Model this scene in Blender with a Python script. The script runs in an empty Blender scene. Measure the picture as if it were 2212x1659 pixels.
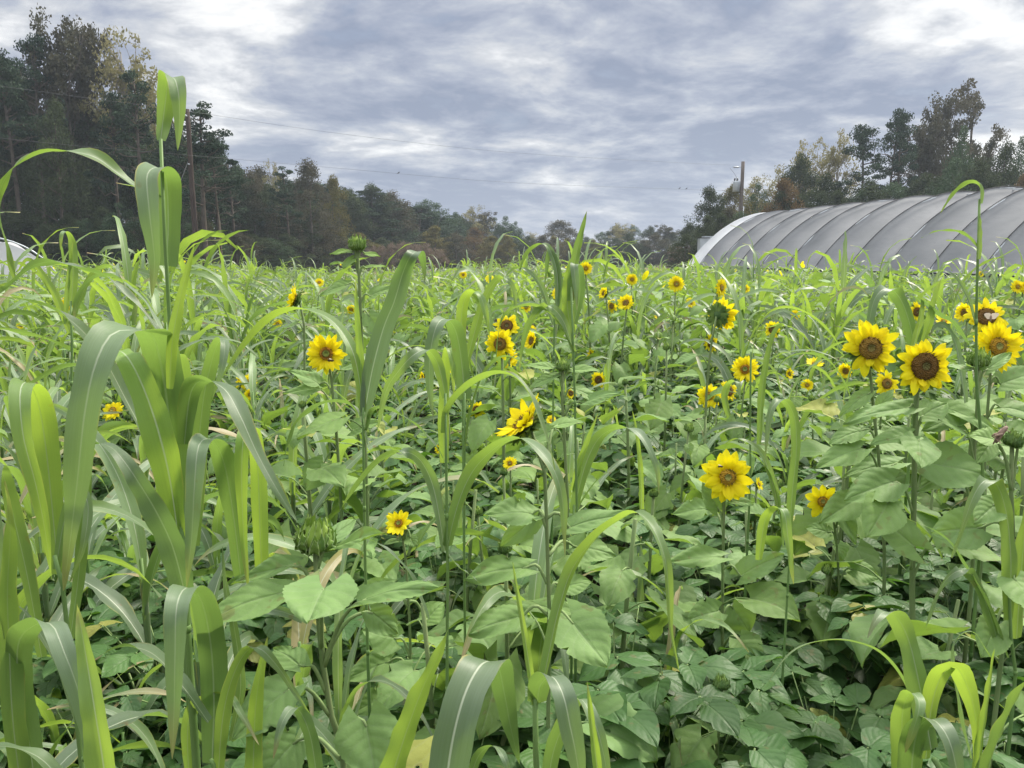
import bpy, math, random
import numpy as np
from mathutils import Vector, Matrix, Euler

# ---------------------------------------------------------------- scene, camera, world, sun
sc = bpy.context.scene
COL = sc.collection
R = math.radians
FPX, CX, CY, HZ = 1661.0, 1106.0, 829.5, 555.0      # photograph measured at 2212 x 1659
CAMZ = 1.6
PITCH = math.atan((CY - HZ) / FPX)
cd = bpy.data.cameras.new("camera"); cam = bpy.data.objects.new("camera", cd); COL.objects.link(cam)
cam.location = (0, 0, CAMZ); cam.rotation_euler = (math.pi/2 - PITCH, 0, 0)
cd.sensor_width = 36; cd.lens = 36 * FPX / 2212; cd.clip_start = 0.05; cd.clip_end = 6000
sc.camera = cam
sc.view_settings.view_transform = 'Standard'; sc.view_settings.look = 'None'
sc.view_settings.exposure = 0.80; sc.view_settings.gamma = 1.0
sc.cycles.max_bounces = 6; sc.cycles.diffuse_bounces = 2; sc.cycles.glossy_bounces = 2
sc.cycles.transmission_bounces = 4; sc.cycles.transparent_max_bounces = 4
sc.cycles.sample_clamp_indirect = 4

SUN_EL, SUN_AZ = R(48), R(50)     # azimuth from +Y towards +X
sl = bpy.data.lights.new("sun", 'SUN'); sun = bpy.data.objects.new("sun", sl); COL.objects.link(sun)
sl.energy = 3.3; sl.angle = R(11); sl.color = (1.0, 0.93, 0.80)
sdir = Vector((math.sin(SUN_AZ)*math.cos(SUN_EL), math.cos(SUN_AZ)*math.cos(SUN_EL), math.sin(SUN_EL)))
sun.rotation_euler = sdir.to_track_quat('Z', 'Y').to_euler(); sun.location = (0, 0, 60)

def P(px, py, d):
    u = (px - CX) / FPX; v = (CY - py) / FPX
    dx, dy, dz = u, math.cos(PITCH) + v*math.sin(PITCH), -math.sin(PITCH) + v*math.cos(PITCH)
    k = d / dy
    return np.array([dx*k, d, CAMZ + dz*k])
def pix(p):
    x, y, z = p[0], p[1], p[2] - CAMZ
    f = y*math.cos(PITCH) - z*math.sin(PITCH); u = y*math.sin(PITCH) + z*math.cos(PITCH)
    return CX + FPX*x/f, CY - FPX*u/f
def skydir(px, py):
    v = P(px, py, 1.0) - np.array([0, 0, CAMZ]); return v / np.linalg.norm(v)

class NT:
    def __init__(s, tree): s.t = tree; s.n = tree.nodes; s.l = tree.links
    def __call__(s, kind, ins=None, out=0, **kw):
        nd = s.n.new(kind)
        for k, v in kw.items(): setattr(nd, k, v)
        for k, v in (ins or {}).items():
            sock = nd.inputs[k]
            if isinstance(v, bpy.types.NodeSocket): s.l.new(v, sock)
            else: sock.default_value = v
        return nd if out is None else nd.outputs[out]
    def m(s, op, a, b=0.0, c=0.0): return s('ShaderNodeMath', {0: a, 1: b, 2: c}, operation=op)
    def vm(s, op, a, b=(0, 0, 0), out=0): return s('ShaderNodeVectorMath', {0: a, 1: b}, out=out, operation=op)
    def mr(s, v, a, b, c=0.0, d=1.0, smooth=False):
        return s('ShaderNodeMapRange', {0: v, 1: a, 2: b, 3: c, 4: d}, interpolation_type='SMOOTHSTEP' if smooth else 'LINEAR')
    def mix(s, f, a, b, mode='MIX'):
        nd = s.n.new('ShaderNodeMix'); nd.data_type = 'RGBA'; nd.blend_type = mode
        for k, v in ((0, f), (6, a), (7, b)):
            if isinstance(v, bpy.types.NodeSocket): s.l.new(v, nd.inputs[k])
            else: nd.inputs[k].default_value = v if k == 0 else (*v[:3], 1)
        return nd.outputs[2]
    def noise(s, vec, scale, detail=3, rough=.55, out=0, dist=0.0):
        ins = {'Scale': scale, 'Detail': detail, 'Roughness': rough, 'Distortion': dist}
        if vec is not None: ins['Vector'] = vec
        return s('ShaderNodeTexNoise', ins, out=out)
    def ramp(s, f, stops):
        nd = s.n.new('ShaderNodeValToRGB'); cr = nd.color_ramp
        while len(cr.elements) < len(stops): cr.elements.new(.5)
        for e, (p, c) in zip(cr.elements, stops): e.position = p; e.color = (*c, 1)
        s.l.new(f, nd.inputs[0]); return nd.outputs[0]

w = bpy.data.worlds.new("World"); sc.world = w; w.use_nodes = True
T = NT(w.node_tree); T.n.clear()
sky = T.n.new('ShaderNodeTexSky'); sky.sky_type = 'NISHITA'; sky.sun_disc = False
sky.sun_elevation = SUN_EL; sky.sun_rotation = SUN_AZ; sky.air_density = 1.2; sky.dust_density = 1.5
dirv = T.vm('NORMALIZE', T('ShaderNodeTexCoord', out=0))
sep = T('ShaderNodeSeparateXYZ', {0: dirv}, out=None)
dz = T.m('MAXIMUM', sep.outputs[2], 0.0)
den = T.m('ADD', dz, 0.20)
pl = T('ShaderNodeCombineXYZ', {0: T.m('DIVIDE', sep.outputs[0], den), 1: T.m('DIVIDE', sep.outputs[1], den), 2: 1.9})
pl2 = T('ShaderNodeMapping', {0: pl, 2: (0, 0, R(-22)), 3: (1.05, 1.15, 1)})
warp = T.vm('ADD', pl2, T.vm('SCALE', T.noise(pl2, 1.1, 2, out=1), (0, 0, 0)))
wn = T.n.new('ShaderNodeVectorMath'); wn.operation = 'SCALE'; wn.inputs[3].default_value = 0.45
T.l.new(T.noise(pl2, 0.9, 2, out=1), wn.inputs[0])
pw = T.vm('ADD', pl2, wn.outputs[0])
n1 = T.noise(pw, 0.62, 2, .5)            # broad light and dark decks
n2 = T.noise(pw, 2.5, 8, .62)            # cloud lumps
n3 = T.noise(pw, 7.0, 5, .55)   # streaks
def dev(n, k): return T.m('MULTIPLY', T.m('SUBTRACT', n, .5), k)
f = T.m('ADD', .555, T.m('ADD', dev(n1, .78), T.m('ADD', dev(n2, 1.12), dev(n3, .48))))
# brighter openings in the deck
def glow(px, py, lo, amt):
    d0 = skydir(px, py)
    dt = T.vm('DOT_PRODUCT', dirv, tuple(float(v) for v in d0), out=1)
    return T.m('MULTIPLY', T.mr(dt, lo, 1.0, smooth=True), amt)
g = glow(560, -40, .985, .09)
for a in ((2290, 238, .987, .24), (1990, 10, .995, .11), (1250, 400, .978, .07), (1600, 260, .985, .06), (420, 60, .99, .05)):
    g = T.m('ADD', g, glow(*a))
for a in ((1500, 60, .975, .10), (820, 260, .98, .06), (1050, 470, .993, .10), (1350, 480, .996, .06), (1950, 130, .985, .05)):
    g = T.m('SUBTRACT', g, glow(*a))
f = T.m('ADD', f, g)
cloud = T.ramp(f, [(0.36, (.27, .315, .43)), (0.48, (.375, .415, .52)), (0.57, (.48, .515, .60)),
                   (0.66, (.62, .64, .685)), (0.76, (.86, .87, .885)), (0.95, (1.2, 1.18, 1.12))])
# low slate blue band near the horizon
band = T.mr(dz, 0.0, 0.16, 1.0, 0.0, smooth=True)
cloud = T.mix(T.m('MULTIPLY', band, .5), cloud, (.52, .585, .71))
# an overcast sky is about three times brighter overhead than at the horizon
over = T.mr(dz, 0.30, 0.95, 1.0, 4.6, smooth=True)
cloud = T.mix(T.mr(dz, .30, .7, 0, .8, smooth=True), cloud, (.60, .60, .57))
bgc = T('ShaderNodeBackground', {0: cloud, 1: T.m('MULTIPLY', over, .60)})
bgs = T('ShaderNodeBackground', {0: sky.outputs[0], 1: 0.10})
cover = T.mr(n2, .28, .40, .85, .98)
mixs = T('ShaderNodeMixShader', {0: cover, 1: bgs, 2: bgc})
T.l.new(mixs, T.n.new('ShaderNodeOutputWorld').inputs[0])

# ---------------------------------------------------------------- materials
MATS = {}
def newmat(name):
    m = bpy.data.materials.new(name); m.use_nodes = True; t = NT(m.node_tree); t.n.clear()
    MATS[name] = m
    out = t.n.new('ShaderNodeOutputMaterial'); return m, t, out
def bsdf(t, col, rough=.6, spec=.3, normal=None, metallic=0.0):
    ins = {'Base Color': col if isinstance(col, bpy.types.NodeSocket) else (*col, 1), 'Roughness': rough, 'Specular IOR Level': spec, 'Metallic': metallic}
    if normal is not None: ins['Normal'] = normal
    return t('ShaderNodeBsdfPrincipled', ins)
def leafout(t, out, col, trans, amt, rough, spec, bump=None, bstr=.3, bdist=.002):
    nrm = t('ShaderNodeBump', {'Strength': bstr, 'Distance': bdist, 'Height': bump}) if bump is not None else None
    b = bsdf(t, col, rough, spec, nrm)
    tr = t('ShaderNodeBsdfTranslucent', {'Color': trans})
    t.l.new(t('ShaderNodeMixShader', {0: amt, 1: b, 2: tr}), out.inputs[0])

def grass_mat(name, top, under, trans, amt=.38):
    m, t, out = newmat(name)
    uv = t('ShaderNodeUVMap', out=0); s = t('ShaderNodeSeparateXYZ', {0: uv}, out=None)
    u, v = s.outputs[0], s.outputs[1]
    au = t.m('ABSOLUTE', t.m('SUBTRACT', u, .5))
    geo = t('ShaderNodeNewGeometry', out=None)
    tint = t('ShaderNodeAttribute', attribute_name='tint', out=0)
    ts = t('ShaderNodeSeparateXYZ', {0: tint}, out=None)
    rnd = t('ShaderNodeObjectInfo', out=5)
    gco = t('ShaderNodeTexCoord', out=3)
    n = t.noise(gco, 9, 4)
    st = t.noise(t.vm('MULTIPLY', uv, (26, 1.2, 1)), 1.0, 5, .7)
    base = t.mix(geo.outputs[6], top, under)
    yel = t.m('ADD', t.m('MULTIPLY', t.m('POWER', ts.outputs[0], 1.6), .85), t.m('MULTIPLY', t.m('SUBTRACT', n, .5), .6))
    yel = t.m('ADD', yel, t.m('MULTIPLY', rnd, .18))
    base = t.mix(t.m('MAXIMUM', t.m('MINIMUM', yel, 1), 0), base, (.21, .345, .075))  # yellowing; high tint also paints a lit-through glow onto backlit blades
    base = t.mix(t.mr(st, .3, .7, 0, .42), base, (.06, .11, .04))
    val = t.mr(ts.outputs[1], 0, 1, .62, 1.18)
    base = t.vm('MULTIPLY', base, t('ShaderNodeCombineXYZ', {0: val, 1: val, 2: val}))
    edge = t.m('MULTIPLY', t.mr(au, .43, .5), t.mr(n, .52, .62))
    base = t.mix(t.m('MULTIPLY', edge, .8), base, (.42, .36, .10))
    rust = t.m('MULTIPLY', t.mr(t.noise(gco, 26, 3), .66, .70), t.mr(n, .5, .6))
    base = t.mix(t.m('MULTIPLY', rust, .7), base, (.16, .07, .03))
    tipd = t.m('MULTIPLY', t.mr(t.m('ADD', v, t.m('MULTIPLY', t.m('SUBTRACT', st, .5), .1)), .86, .97), t.mr(ts.outputs[1], .45, .7))
    base = t.mix(tipd, base, (.34, .25, .13))
    dead = t.mr(t.m('ADD', ts.outputs[1], t.m('MULTIPLY', t.m('SUBTRACT', v, .5), .05)), .955, .975)
    base = t.mix(t.m('MULTIPLY', dead, .85), base, (.36, .27, .15))
    rib = t.m('MULTIPLY', t.mr(au, .018, .038, 1, 0), t.mr(v, 0, .93, 1, .25))
    base = t.mix(t.m('MULTIPLY', rib, t.mr(geo.outputs[6], 0, 1, .85, .35)), base, (.70, .76, .58))
    tc = t.mix(t.m('MULTIPLY', rib, .6), trans, (.16, .28, .03))
    tc = t.mix(t.mr(n, .3, .7, 0, .35), tc, (.17, .32, .03))
    tc = t.mix(t.mr(ts.outputs[0], .0, .9, 1, 0), tc, (.22, .37, .075))
    hgt = t.m('ADD', t.m('MULTIPLY', st, .5), t.m('MULTIPLY', rib, -1.5))
    leafout(t, out, base, tc, amt, .45, .48, hgt, .35, .0015)
    return m
grass_mat('sorghum_leaf', (.205, .272, .185), (.120, .205, .060), (.56, .78, .08), .38)

def broad_mat(name, top, under, trans, amt, rough=.6, spec=.3, veinamt=.5, nv=7.0, slope=1.1, quilt=.5):
    m, t, out = newmat(name)
    uv = t('ShaderNodeUVMap', out=0); s = t('ShaderNodeSeparateXYZ', {0: uv}, out=None)
    u, v = s.outputs[0], s.outputs[1]
    au = t.m('MULTIPLY', t.m('ABSOLUTE', t.m('SUBTRACT', u, .5)), 2.0)
    geo = t('ShaderNodeNewGeometry', out=None)
    ts = t('ShaderNodeSeparateXYZ', {0: t('ShaderNodeAttribute', attribute_name='tint', out=0)}, out=None)
    rnd = t('ShaderNodeObjectInfo', out=5)
    gco = t('ShaderNodeTexCoord', out=3)
    n = t.noise(gco, 11, 4); nf = t.noise(gco, 70, 3)
    k = t.m('ADD', t.m('MULTIPLY', t.m('SUBTRACT', v, t.m('MULTIPLY', t.m('POWER', au, 1.2), slope*.33)), nv), t.m('MULTIPLY', n, .5))
    fr = t.m('ABSOLUTE', t.m('SUBTRACT', t.m('FRACT', k), .5))
    vein = t.m('MULTIPLY', t.mr(fr, .0, .10, 1, 0), .65)
    mid = t.mr(au, .012, .05, 1, 0)
    ve = t.m('MAXIMUM', vein, mid)
    base = t.mix(geo.outputs[6], top, under)
    val = t.mr(ts.outputs[1], 0, 1, .64, 1.32)
    base = t.vm('MULTIPLY', base, t('ShaderNodeCombineXYZ', {0: val, 1: val, 2: val}))
    yel = t.m('ADD', t.m('MULTIPLY', ts.outputs[0], .7), t.m('ADD', t.m('MULTIPLY', t.m('SUBTRACT', n, .5), .5), t.m('MULTIPLY', rnd, .15)))
    base = t.mix(t.m('MAXIMUM', t.m('MINIMUM', yel, 1), 0), base, tuple(min(1, c*k2) for c, k2 in zip(top, (1.5, 1.4, .75))))
    base = t.mix(t.mr(nf, .35, .7, 0, .18), base, tuple(c*.55 for c in top))
    old = t.mr(ts.outputs[1], .955, .97)
    base = t.mix(t.m('MULTIPLY', old, .75), base, (.34, .32, .07))
    spot = t.mr(t.noise(gco, 38, 2), .66, .69)
    base = t.mix(t.m('MULTIPLY', spot, .45), base, (.16, .12, .05))
    base = t.mix(t.m('MULTIPLY', ve, veinamt), base, (.36, .44, .25))
    tc = t.mix(t.m('MULTIPLY', ve, .5), trans, tuple(c*.45 for c in trans))
    h = t.m('ADD', t.m('MULTIPLY', t.mr(fr, 0, .45, 0, 1, True), quilt), t.m('ADD', t.m('MULTIPLY', nf, .5), t.m('MULTIPLY', t.mr(au, 0, .12), .6)))
    leafout(t, out, base, tc, amt, rough, spec, h, .6, .0035)
    return m
broad_mat('sunflower_leaf', (.150, .245, .092), (.16, .26, .085), (.30, .48, .06), .28, .62, .28, .22, 5.0, 1.2, .25)
broad_mat('bean_leaf', (.052, .118, .036), (.08, .155, .045), (.14, .32, .03), .24, .5, .35, .10, 5.0, 1.3, .18)

def simple(name, c1, c2, scale=20, rough=.7, spec=.25, bump=.3, bd=.003, tint=None, stretch=(1, 1, 1), metallic=0, trans=None, amt=0, objrand=0):
    m, t, out = newmat(name)
    co = t('ShaderNodeTexCoord', out=3)
    n = t.noise(t.vm('MULTIPLY', co, stretch), scale, 4)
    col = t.mix(t.mr(n, .3, .7), c1, c2)
    if tint is not None:
        ts = t('ShaderNodeSeparateXYZ', {0: t('ShaderNodeAttribute', attribute_name='tint', out=0)}, out=None)
        col = t.mix(ts.outputs[0], col, tint)
    if objrand:
        col = t.mix(t.m('MULTIPLY', t('ShaderNodeObjectInfo', out=5), objrand), col, tuple(c*.5 for c in c1))
    nrm = t('ShaderNodeBump', {'Strength': bump, 'Distance': bd, 'Height': n}) if bump else None
    b = bsdf(t, col, rough, spec, nrm, metallic)
    if amt:
        b = t('ShaderNodeMixShader', {0: amt, 1: b, 2: t('ShaderNodeBsdfTranslucent', {'Color': (*trans, 1)})})
    t.l.new(b, out.inputs[0]); return m
simple('grass_stem', (.10, .19, .06), (.17, .27, .08), 14, .5, stretch=(1, 1, .15))
simple('sunflower_stem', (.13, .20, .07), (.20, .25, .11), 40, .75, stretch=(1, 1, .2), bump=.6)
simple('petiole', (.17, .26, .09), (.25, .33, .14), 40, .7)
m, t, out = newmat('bract')
s_ = t('ShaderNodeSeparateXYZ', {0: t('ShaderNodeUVMap', out=0)}, out=None); ts_ = t('ShaderNodeSeparateXYZ', {0: t('ShaderNodeAttribute', attribute_name='tint', out=0)}, out=None)
col = t.mix(t.noise(t('ShaderNodeTexCoord', out=3), 45, 4), (.06, .13, .03), (.13, .23, .06)); col = t.mix(ts_.outputs[0], col, (.38, .52, .10))
col = t.mix(t.mr(t.m('ABSOLUTE', t.m('SUBTRACT', s_.outputs[0], .5)), .40, .48), col, (.42, .52, .26)); leafout(t, out, col, (.2, .35, .04, 1), .15, .65, .2)
simple('bract_dark', (.045, .10, .028), (.09, .16, .05), 45, .65, tint=(.30, .42, .09), trans=(.2, .35, .04), amt=.12)
simple('soil', (.022, .018, .012), (.045, .036, .024), 6, .95, .1, .8, .03)
simple('far_grass', (.10, .105, .05), (.20, .155, .10), .25, .95, .05, 0)
simple('pole_wood', (.10, .085, .075), (.19, .165, .15), 8, .9, .1, .5, .01, stretch=(3, 3, .3))
simple('pole_wood_red', (.055, .042, .038), (.095, .075, .066), 8, .9, .1, .5, .01, stretch=(3, 3, .3))
simple('wire_metal', (.10, .10, .11), (.13, .13, .14), 3, .5, .4, 0)
simple('white_plastic', (.78, .79, .80), (.62, .64, .67), 1.3, .45, .4, .4, .05, trans=(.9, .9, .95), amt=.35)
simple('galvanised', (.42, .46, .50), (.52, .56, .60), 5, .45, .5, 0, metallic=.4)
simple('white_paint', (.70, .72, .74), (.62, .64, .66), 3, .4, .5, 0)
simple('black_rubber', (.015, .015, .016), (.03, .03, .03), 6, .8, .2, 0)
simple('dark_glass', (.03, .035, .04), (.05, .055, .06), 3, .1, .6, 0)
simple('insect_brown', (.20, .13, .09), (.34, .24, .19), 90, .6, .3, .4, .001)
simple('bee_black', (.02, .015, .01), (.10, .06, .01), 120, .6, .3, 0)
simple('moth_wing', (.52, .42, .34), (.70, .60, .50), 50, .7, .2, 0, trans=(.7, .6, .5), amt=.4)
simple('bird_grey', (.06, .06, .065), (.09, .09, .10), 9, .8, .2, 0)
simple('tree_bark', (.075, .062, .052), (.14, .12, .10), 3, .95, .1, 0)
simple('pale_bark', (.20, .18, .16), (.30, .28, .25), 3, .95, .1, 0)

def petal_mat():
    m, t, out = newmat('petal')
    uv = t('ShaderNodeUVMap', out=0); s = t('ShaderNodeSeparateXYZ', {0: uv}, out=None)
    st = t.noise(t.vm('MULTIPLY', uv, (16, 1.5, 1)), 1.0, 2)
    col = t.mix(t.mr(s.outputs[1], 0, .42), (.92, .68, .0), (.97, .88, .02))
    col = t.mix(t.mr(st, .35, .7, 0, .4), col, (.92, .74, .0))
    tint = t('ShaderNodeSeparateXYZ', {0: t('ShaderNodeAttribute', attribute_name='tint', out=0)}, out=None)
    col = t.mix(t.m('MULTIPLY', tint.outputs[0], .3), col, (.85, .52, .0))
    leafout(t, out, col, (1.0, .86, .01, 1), .42, .55, .2, st, .4, .001)
petal_mat()
def disc_mat(name, inner, mid, outer, rin):
    m, t, out = newmat(name)
    s = t('ShaderNodeSeparateXYZ', {0: t('ShaderNodeUVMap', out=0)}, out=None)
    co = t('ShaderNodeTexCoord', out=3)
    vo = t('ShaderNodeTexVoronoi', {'Vector': co, 'Scale': 24.0}, out=0)
    nn = t.noise(co, 9, 3)
    r = t.m('ADD', s.outputs[0], t.m('MULTIPLY', t.m('SUBTRACT', nn, .5), .22))
    col = t.ramp(r, [(0, inner), (rin*.8, inner), (rin, tuple(c*.45 for c in mid)), (rin+.14, mid), (.86, outer), (1, tuple(c*.95 for c in outer))])
    col = t.mix(t.mr(vo, .02, .5, .35, 0), col, tuple(c*.45 for c in mid))
    b = bsdf(t, col, .8, .15, t('ShaderNodeBump', {'Strength': .5, 'Distance': .03, 'Height': vo}))
    t.l.new(b, out.inputs[0])
disc_mat('disc_green', (.22, .27, .06), (.26, .12, .02), (.62, .30, .03), .55)
disc_mat('disc_brown', (.20, .17, .05), (.22, .13, .03), (.30, .18, .035), .34)
disc_mat('disc_dark', (.14, .13, .045), (.13, .072, .02), (.17, .095, .025), .30)
disc_mat('disc_orange', (.34, .34, .10), (.44, .25, .03), (.50, .29, .03), .42)

def tree_leaf(name, c, c2, amt=.15):
    m, t, out = newmat(name)
    ts = t('ShaderNodeSeparateXYZ', {0: t('ShaderNodeAttribute', attribute_name='tint', out=0)}, out=None)
    rnd = t('ShaderNodeObjectInfo', out=5)
    co = t('ShaderNodeTexCoord', out=3)
    n = t.noise(co, .35, 3)
    f = t.m('ADD', ts.outputs[0], t.m('MULTIPLY', t.m('SUBTRACT', n, .5), 1.2))
    f = t.m('ADD', f, t.m('MULTIPLY', t.m('SUBTRACT', rnd, .5), .35))
    f = t.m('MAXIMUM', t.m('MINIMUM', f, 1), 0)
    col = t.mix(f, c, c2)
    leafout(t, out, col, (c2[0]*1.2, c2[1]*1.2, c2[2]*1.0, 1), amt, .8, .1)
tree_leaf('pine_needles', (.018, .038, .024), (.052, .082, .048), .08)
tree_leaf('olive_leaves', (.026, .040, .020), (.072, .094, .044))
tree_leaf('red_leaves', (.046, .054, .034), (.105, .092, .060))
tree_leaf('pale_leaves', (.13, .125, .060), (.27, .25, .13), .3)
tree_leaf('orange_leaves', (.085, .058, .030), (.17, .115, .055), .2)
tree_leaf('green_leaves', (.034, .062, .034), (.090, .135, .072))
tree_leaf('brush_twigs', (.13, .095, .075), (.24, .185, .15))
tree_leaf('yellow_bush', (.075, .075, .022), (.17, .15, .05))

# ---------------------------------------------------------------- mesh tools
def nrm(v): return v / np.maximum(np.linalg.norm(v, axis=-1, keepdims=True), 1e-9)
class MB:
    def __init__(s): s.V = []; s.F = []; s.U = []; s.C = []; s.M = []; s.n = 0
    def raw(s, V, F, U, C, M):
        s.V.append(V); s.F.append(F + s.n); s.U.append(U); s.C.append(C); s.M.append(M); s.n += len(V)
    def grid(s, G, UV=None, tint=(0, 0), mat=0, wrap=False):
        n, m = G.shape[:2]
        idx = np.arange(n*m).reshape(n, m)
        if wrap: idx = np.concatenate([idx, idx[:, :1]], 1)
        q = np.stack([idx[:-1, :-1], idx[:-1, 1:], idx[1:, 1:], idx[1:, :-1]], -1).reshape(-1, 4)
        if UV is None:
            a, b = np.meshgrid(np.linspace(0, 1, n), np.linspace(0, 1, m), indexing='ij'); UV = np.stack([b, a], -1)
        C = np.zeros((n*m, 4)); C[:, 0] = tint[0]; C[:, 1] = tint[1]; C[:, 3] = 1
        s.raw(G.reshape(-1, 3), q, UV.reshape(-1, 2), C, np.full(len(q), mat))
    def tube(s, pts, rad, k=6, mat=0, tint=(0, 0), cap=True):
        pts = np.asarray(pts, float); n = len(pts)
        rad = np.full(n, rad) if np.isscalar(rad) else np.asarray(rad, float)
        Tn = nrm(np.gradient(pts, axis=0)); ref = np.array([0, 0, 1.]) if abs(Tn[0][2]) < .9 else np.array([0, 1., 0])
        A = nrm(np.cross(Tn, ref)); B = np.cross(Tn, A)
        th = np.arange(k)*2*np.pi/k
        G = pts[:, None] + rad[:, None, None]*(np.cos(th)[None, :, None]*A[:, None] + np.sin(th)[None, :, None]*B[:, None])
        if cap: G = np.concatenate([np.repeat(pts[:1, None], k, 1), G, np.repeat(pts[-1:, None], k, 1)], 0)
        s.grid(G, None, tint, mat, True)
    def box(s, c, h, mat=0, rot=None):
        c = np.array(c, float); sg = np.array([[x, y, z] for x in (-1, 1) for y in (-1, 1) for z in (-1, 1)], float)*np.array(h)
        if rot is not None: sg = sg @ np.array(rot).T
        F = np.array([[0, 1, 3, 2], [4, 6, 7, 5], [0, 4, 5, 1], [2, 3, 7, 6], [0, 2, 6, 4], [1, 5, 7, 3]])
        s.raw(sg + c, F, np.zeros((8, 2)), np.tile([0, 0, 0, 1.], (8, 1)), np.full(6, mat))
    def merged(s):
        return (np.concatenate(s.V), np.concatenate(s.F), np.concatenate(s.U), np.concatenate(s.C), np.concatenate(s.M))
    def mesh(s, name, mats, smooth=True):
        V, F, U, C, M = s.merged()
        me = bpy.data.meshes.new(name)
        me.vertices.add(len(V)); me.vertices.foreach_set('co', V.astype(np.float32).ravel())
        me.loops.add(F.size); me.loops.foreach_set('vertex_index', F.astype(np.int32).ravel())
        me.polygons.add(len(F)); me.polygons.foreach_set('loop_start', np.arange(0, F.size, 4, dtype=np.int32))
        me.update(calc_edges=True)
        uv = me.uv_layers.new(name='UVMap'); uv.data.foreach_set('uv', U[F.ravel()].astype(np.float32).ravel())
        ca = me.color_attributes.new('tint', 'FLOAT_COLOR', 'POINT'); ca.data.foreach_set('color', C.astype(np.float32).ravel())
        me.polygons.foreach_set('material_index', M.astype(np.int32))
        me.polygons.foreach_set('use_smooth', np.full(len(F), smooth))
        for mm in mats: me.materials.append(MATS[mm])
        me.update(); return me
    def build(s, name, mats, parent=None, smooth=True):
        return link(name, s.mesh(name, mats, smooth), parent)
def link(name, data, parent=None):
    o = bpy.data.objects.new(name, data); COL.objects.link(o)
    if parent is not None: o.parent = parent
    return o
def tag(o, label=None, cat=None, group=None, kind=None):
    if label: o['label'] = label
    if cat: o['category'] = cat
    if group: o['group'] = group
    if kind: o['kind'] = kind
    return o
def thing(name, loc, label, cat, group=None, rz=0):
    o = link(name, None); o.location = loc; o.rotation_euler = (0, 0, rz); o.empty_display_size = .1
    return tag(o, label, cat, group)
def copy_tree(src, parent=None):
    c = src.copy(); COL.objects.link(c)
    if parent is not None: c.parent = parent
    for ch in KIDS.get(src.name, list(src.children)): copy_tree(ch, c)
    return c
KIDS = {}
def freeze(o):
    KIDS[o.name] = list(o.children)
    for c in o.children: freeze(c)

def spline(pts, n):
    p = np.asarray(pts, float)
    if len(p) < 3:
        t = np.linspace(0, 1, n)[:, None]; return p[0]*(1-t) + p[-1]*t
    q = np.concatenate([[2*p[0]-p[1]], p, [2*p[-1]-p[-2]]])
    out = []
    for i in range(1, len(q)-2):
        t = np.linspace(0, 1, 16, endpoint=False)[:, None]
        a, b, c, d = q[i-1], q[i], q[i+1], q[i+2]
        out.append(.5*((2*b) + (c-a)*t + (2*a-5*b+4*c-d)*t*t + (3*b-a-3*c+d)*t**3))
    out = np.concatenate(out + [p[-1:]])
    L = np.concatenate([[0], np.cumsum(np.linalg.norm(np.diff(out[:, :3], axis=0), axis=1))])
    s = np.linspace(0, L[-1], n)
    return np.stack([np.interp(s, L, out[:, k]) for k in range(p.shape[1])], 1)

def blade(mb, pts, W, S, n=26, m=5, keel=.18, wave=.10, tint=(0, 0), mat=0, rng=None, base=.5, twist=0.0, rag=0.0):
    C = spline(pts, n); Tn = nrm(np.gradient(C, axis=0)); S = np.asarray(S, float)
    sd = S[None] - (Tn @ S)[:, None]*Tn
    # keep the side vector steady where the tangent passes through it
    sd = nrm(sd)
    for i in range(1, n):
        if sd[i] @ sd[i-1] < 0: sd[i] = -sd[i]
    for _ in range(2): sd[1:-1] = nrm(sd[:-2] + 2*sd[1:-1] + sd[2:])
    N = np.cross(Tn, sd); k = int(np.argmax(C[:, 2]))
    if N[k][2] < 0: sd = -sd; N = -N
    s = np.linspace(0, 1, n)
    if twist:
        a = (twist*s)[:, None]; sd, N = sd*np.cos(a) + N*np.sin(a), N*np.cos(a) - sd*np.sin(a)
    w = W*(base + (1-base)*np.clip(s/.28, 0, 1)**.8)*np.clip(1 - s**2.6, 0, 1)**.85 + W*.012
    rng = rng or random
    ph, ph2, fq = rng.uniform(0, 6), rng.uniform(0, 6), rng.uniform(2.5, 5)
    w = w*(1 + .045*np.sin(s*17 + ph) + .02*np.sin(s*61 + ph2))
    u = np.linspace(0, 1, m); c = (u-.5)
    k1 = keel*(1 - .5*s)
    G = (C[:, None] + sd[:, None]*(w[:, None]*c[None])[..., None]
         + N[:, None]*((w*k1)[:, None]*(2*np.abs(c))[None])[..., None]
         + N[:, None]*((W*wave*np.clip(s*3, 0, 1)*np.sin(s*fq*2*np.pi + ph))[:, None]*(np.sign(c)*(2*np.abs(c))**1.7)[None]
                       + (W*wave*.6*np.sin(s*fq*7 + ph2))[:, None]*((2*np.abs(c))**2)[None])[..., None])
    mb.grid(G[:, ::-1], None, tint, mat)

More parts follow.
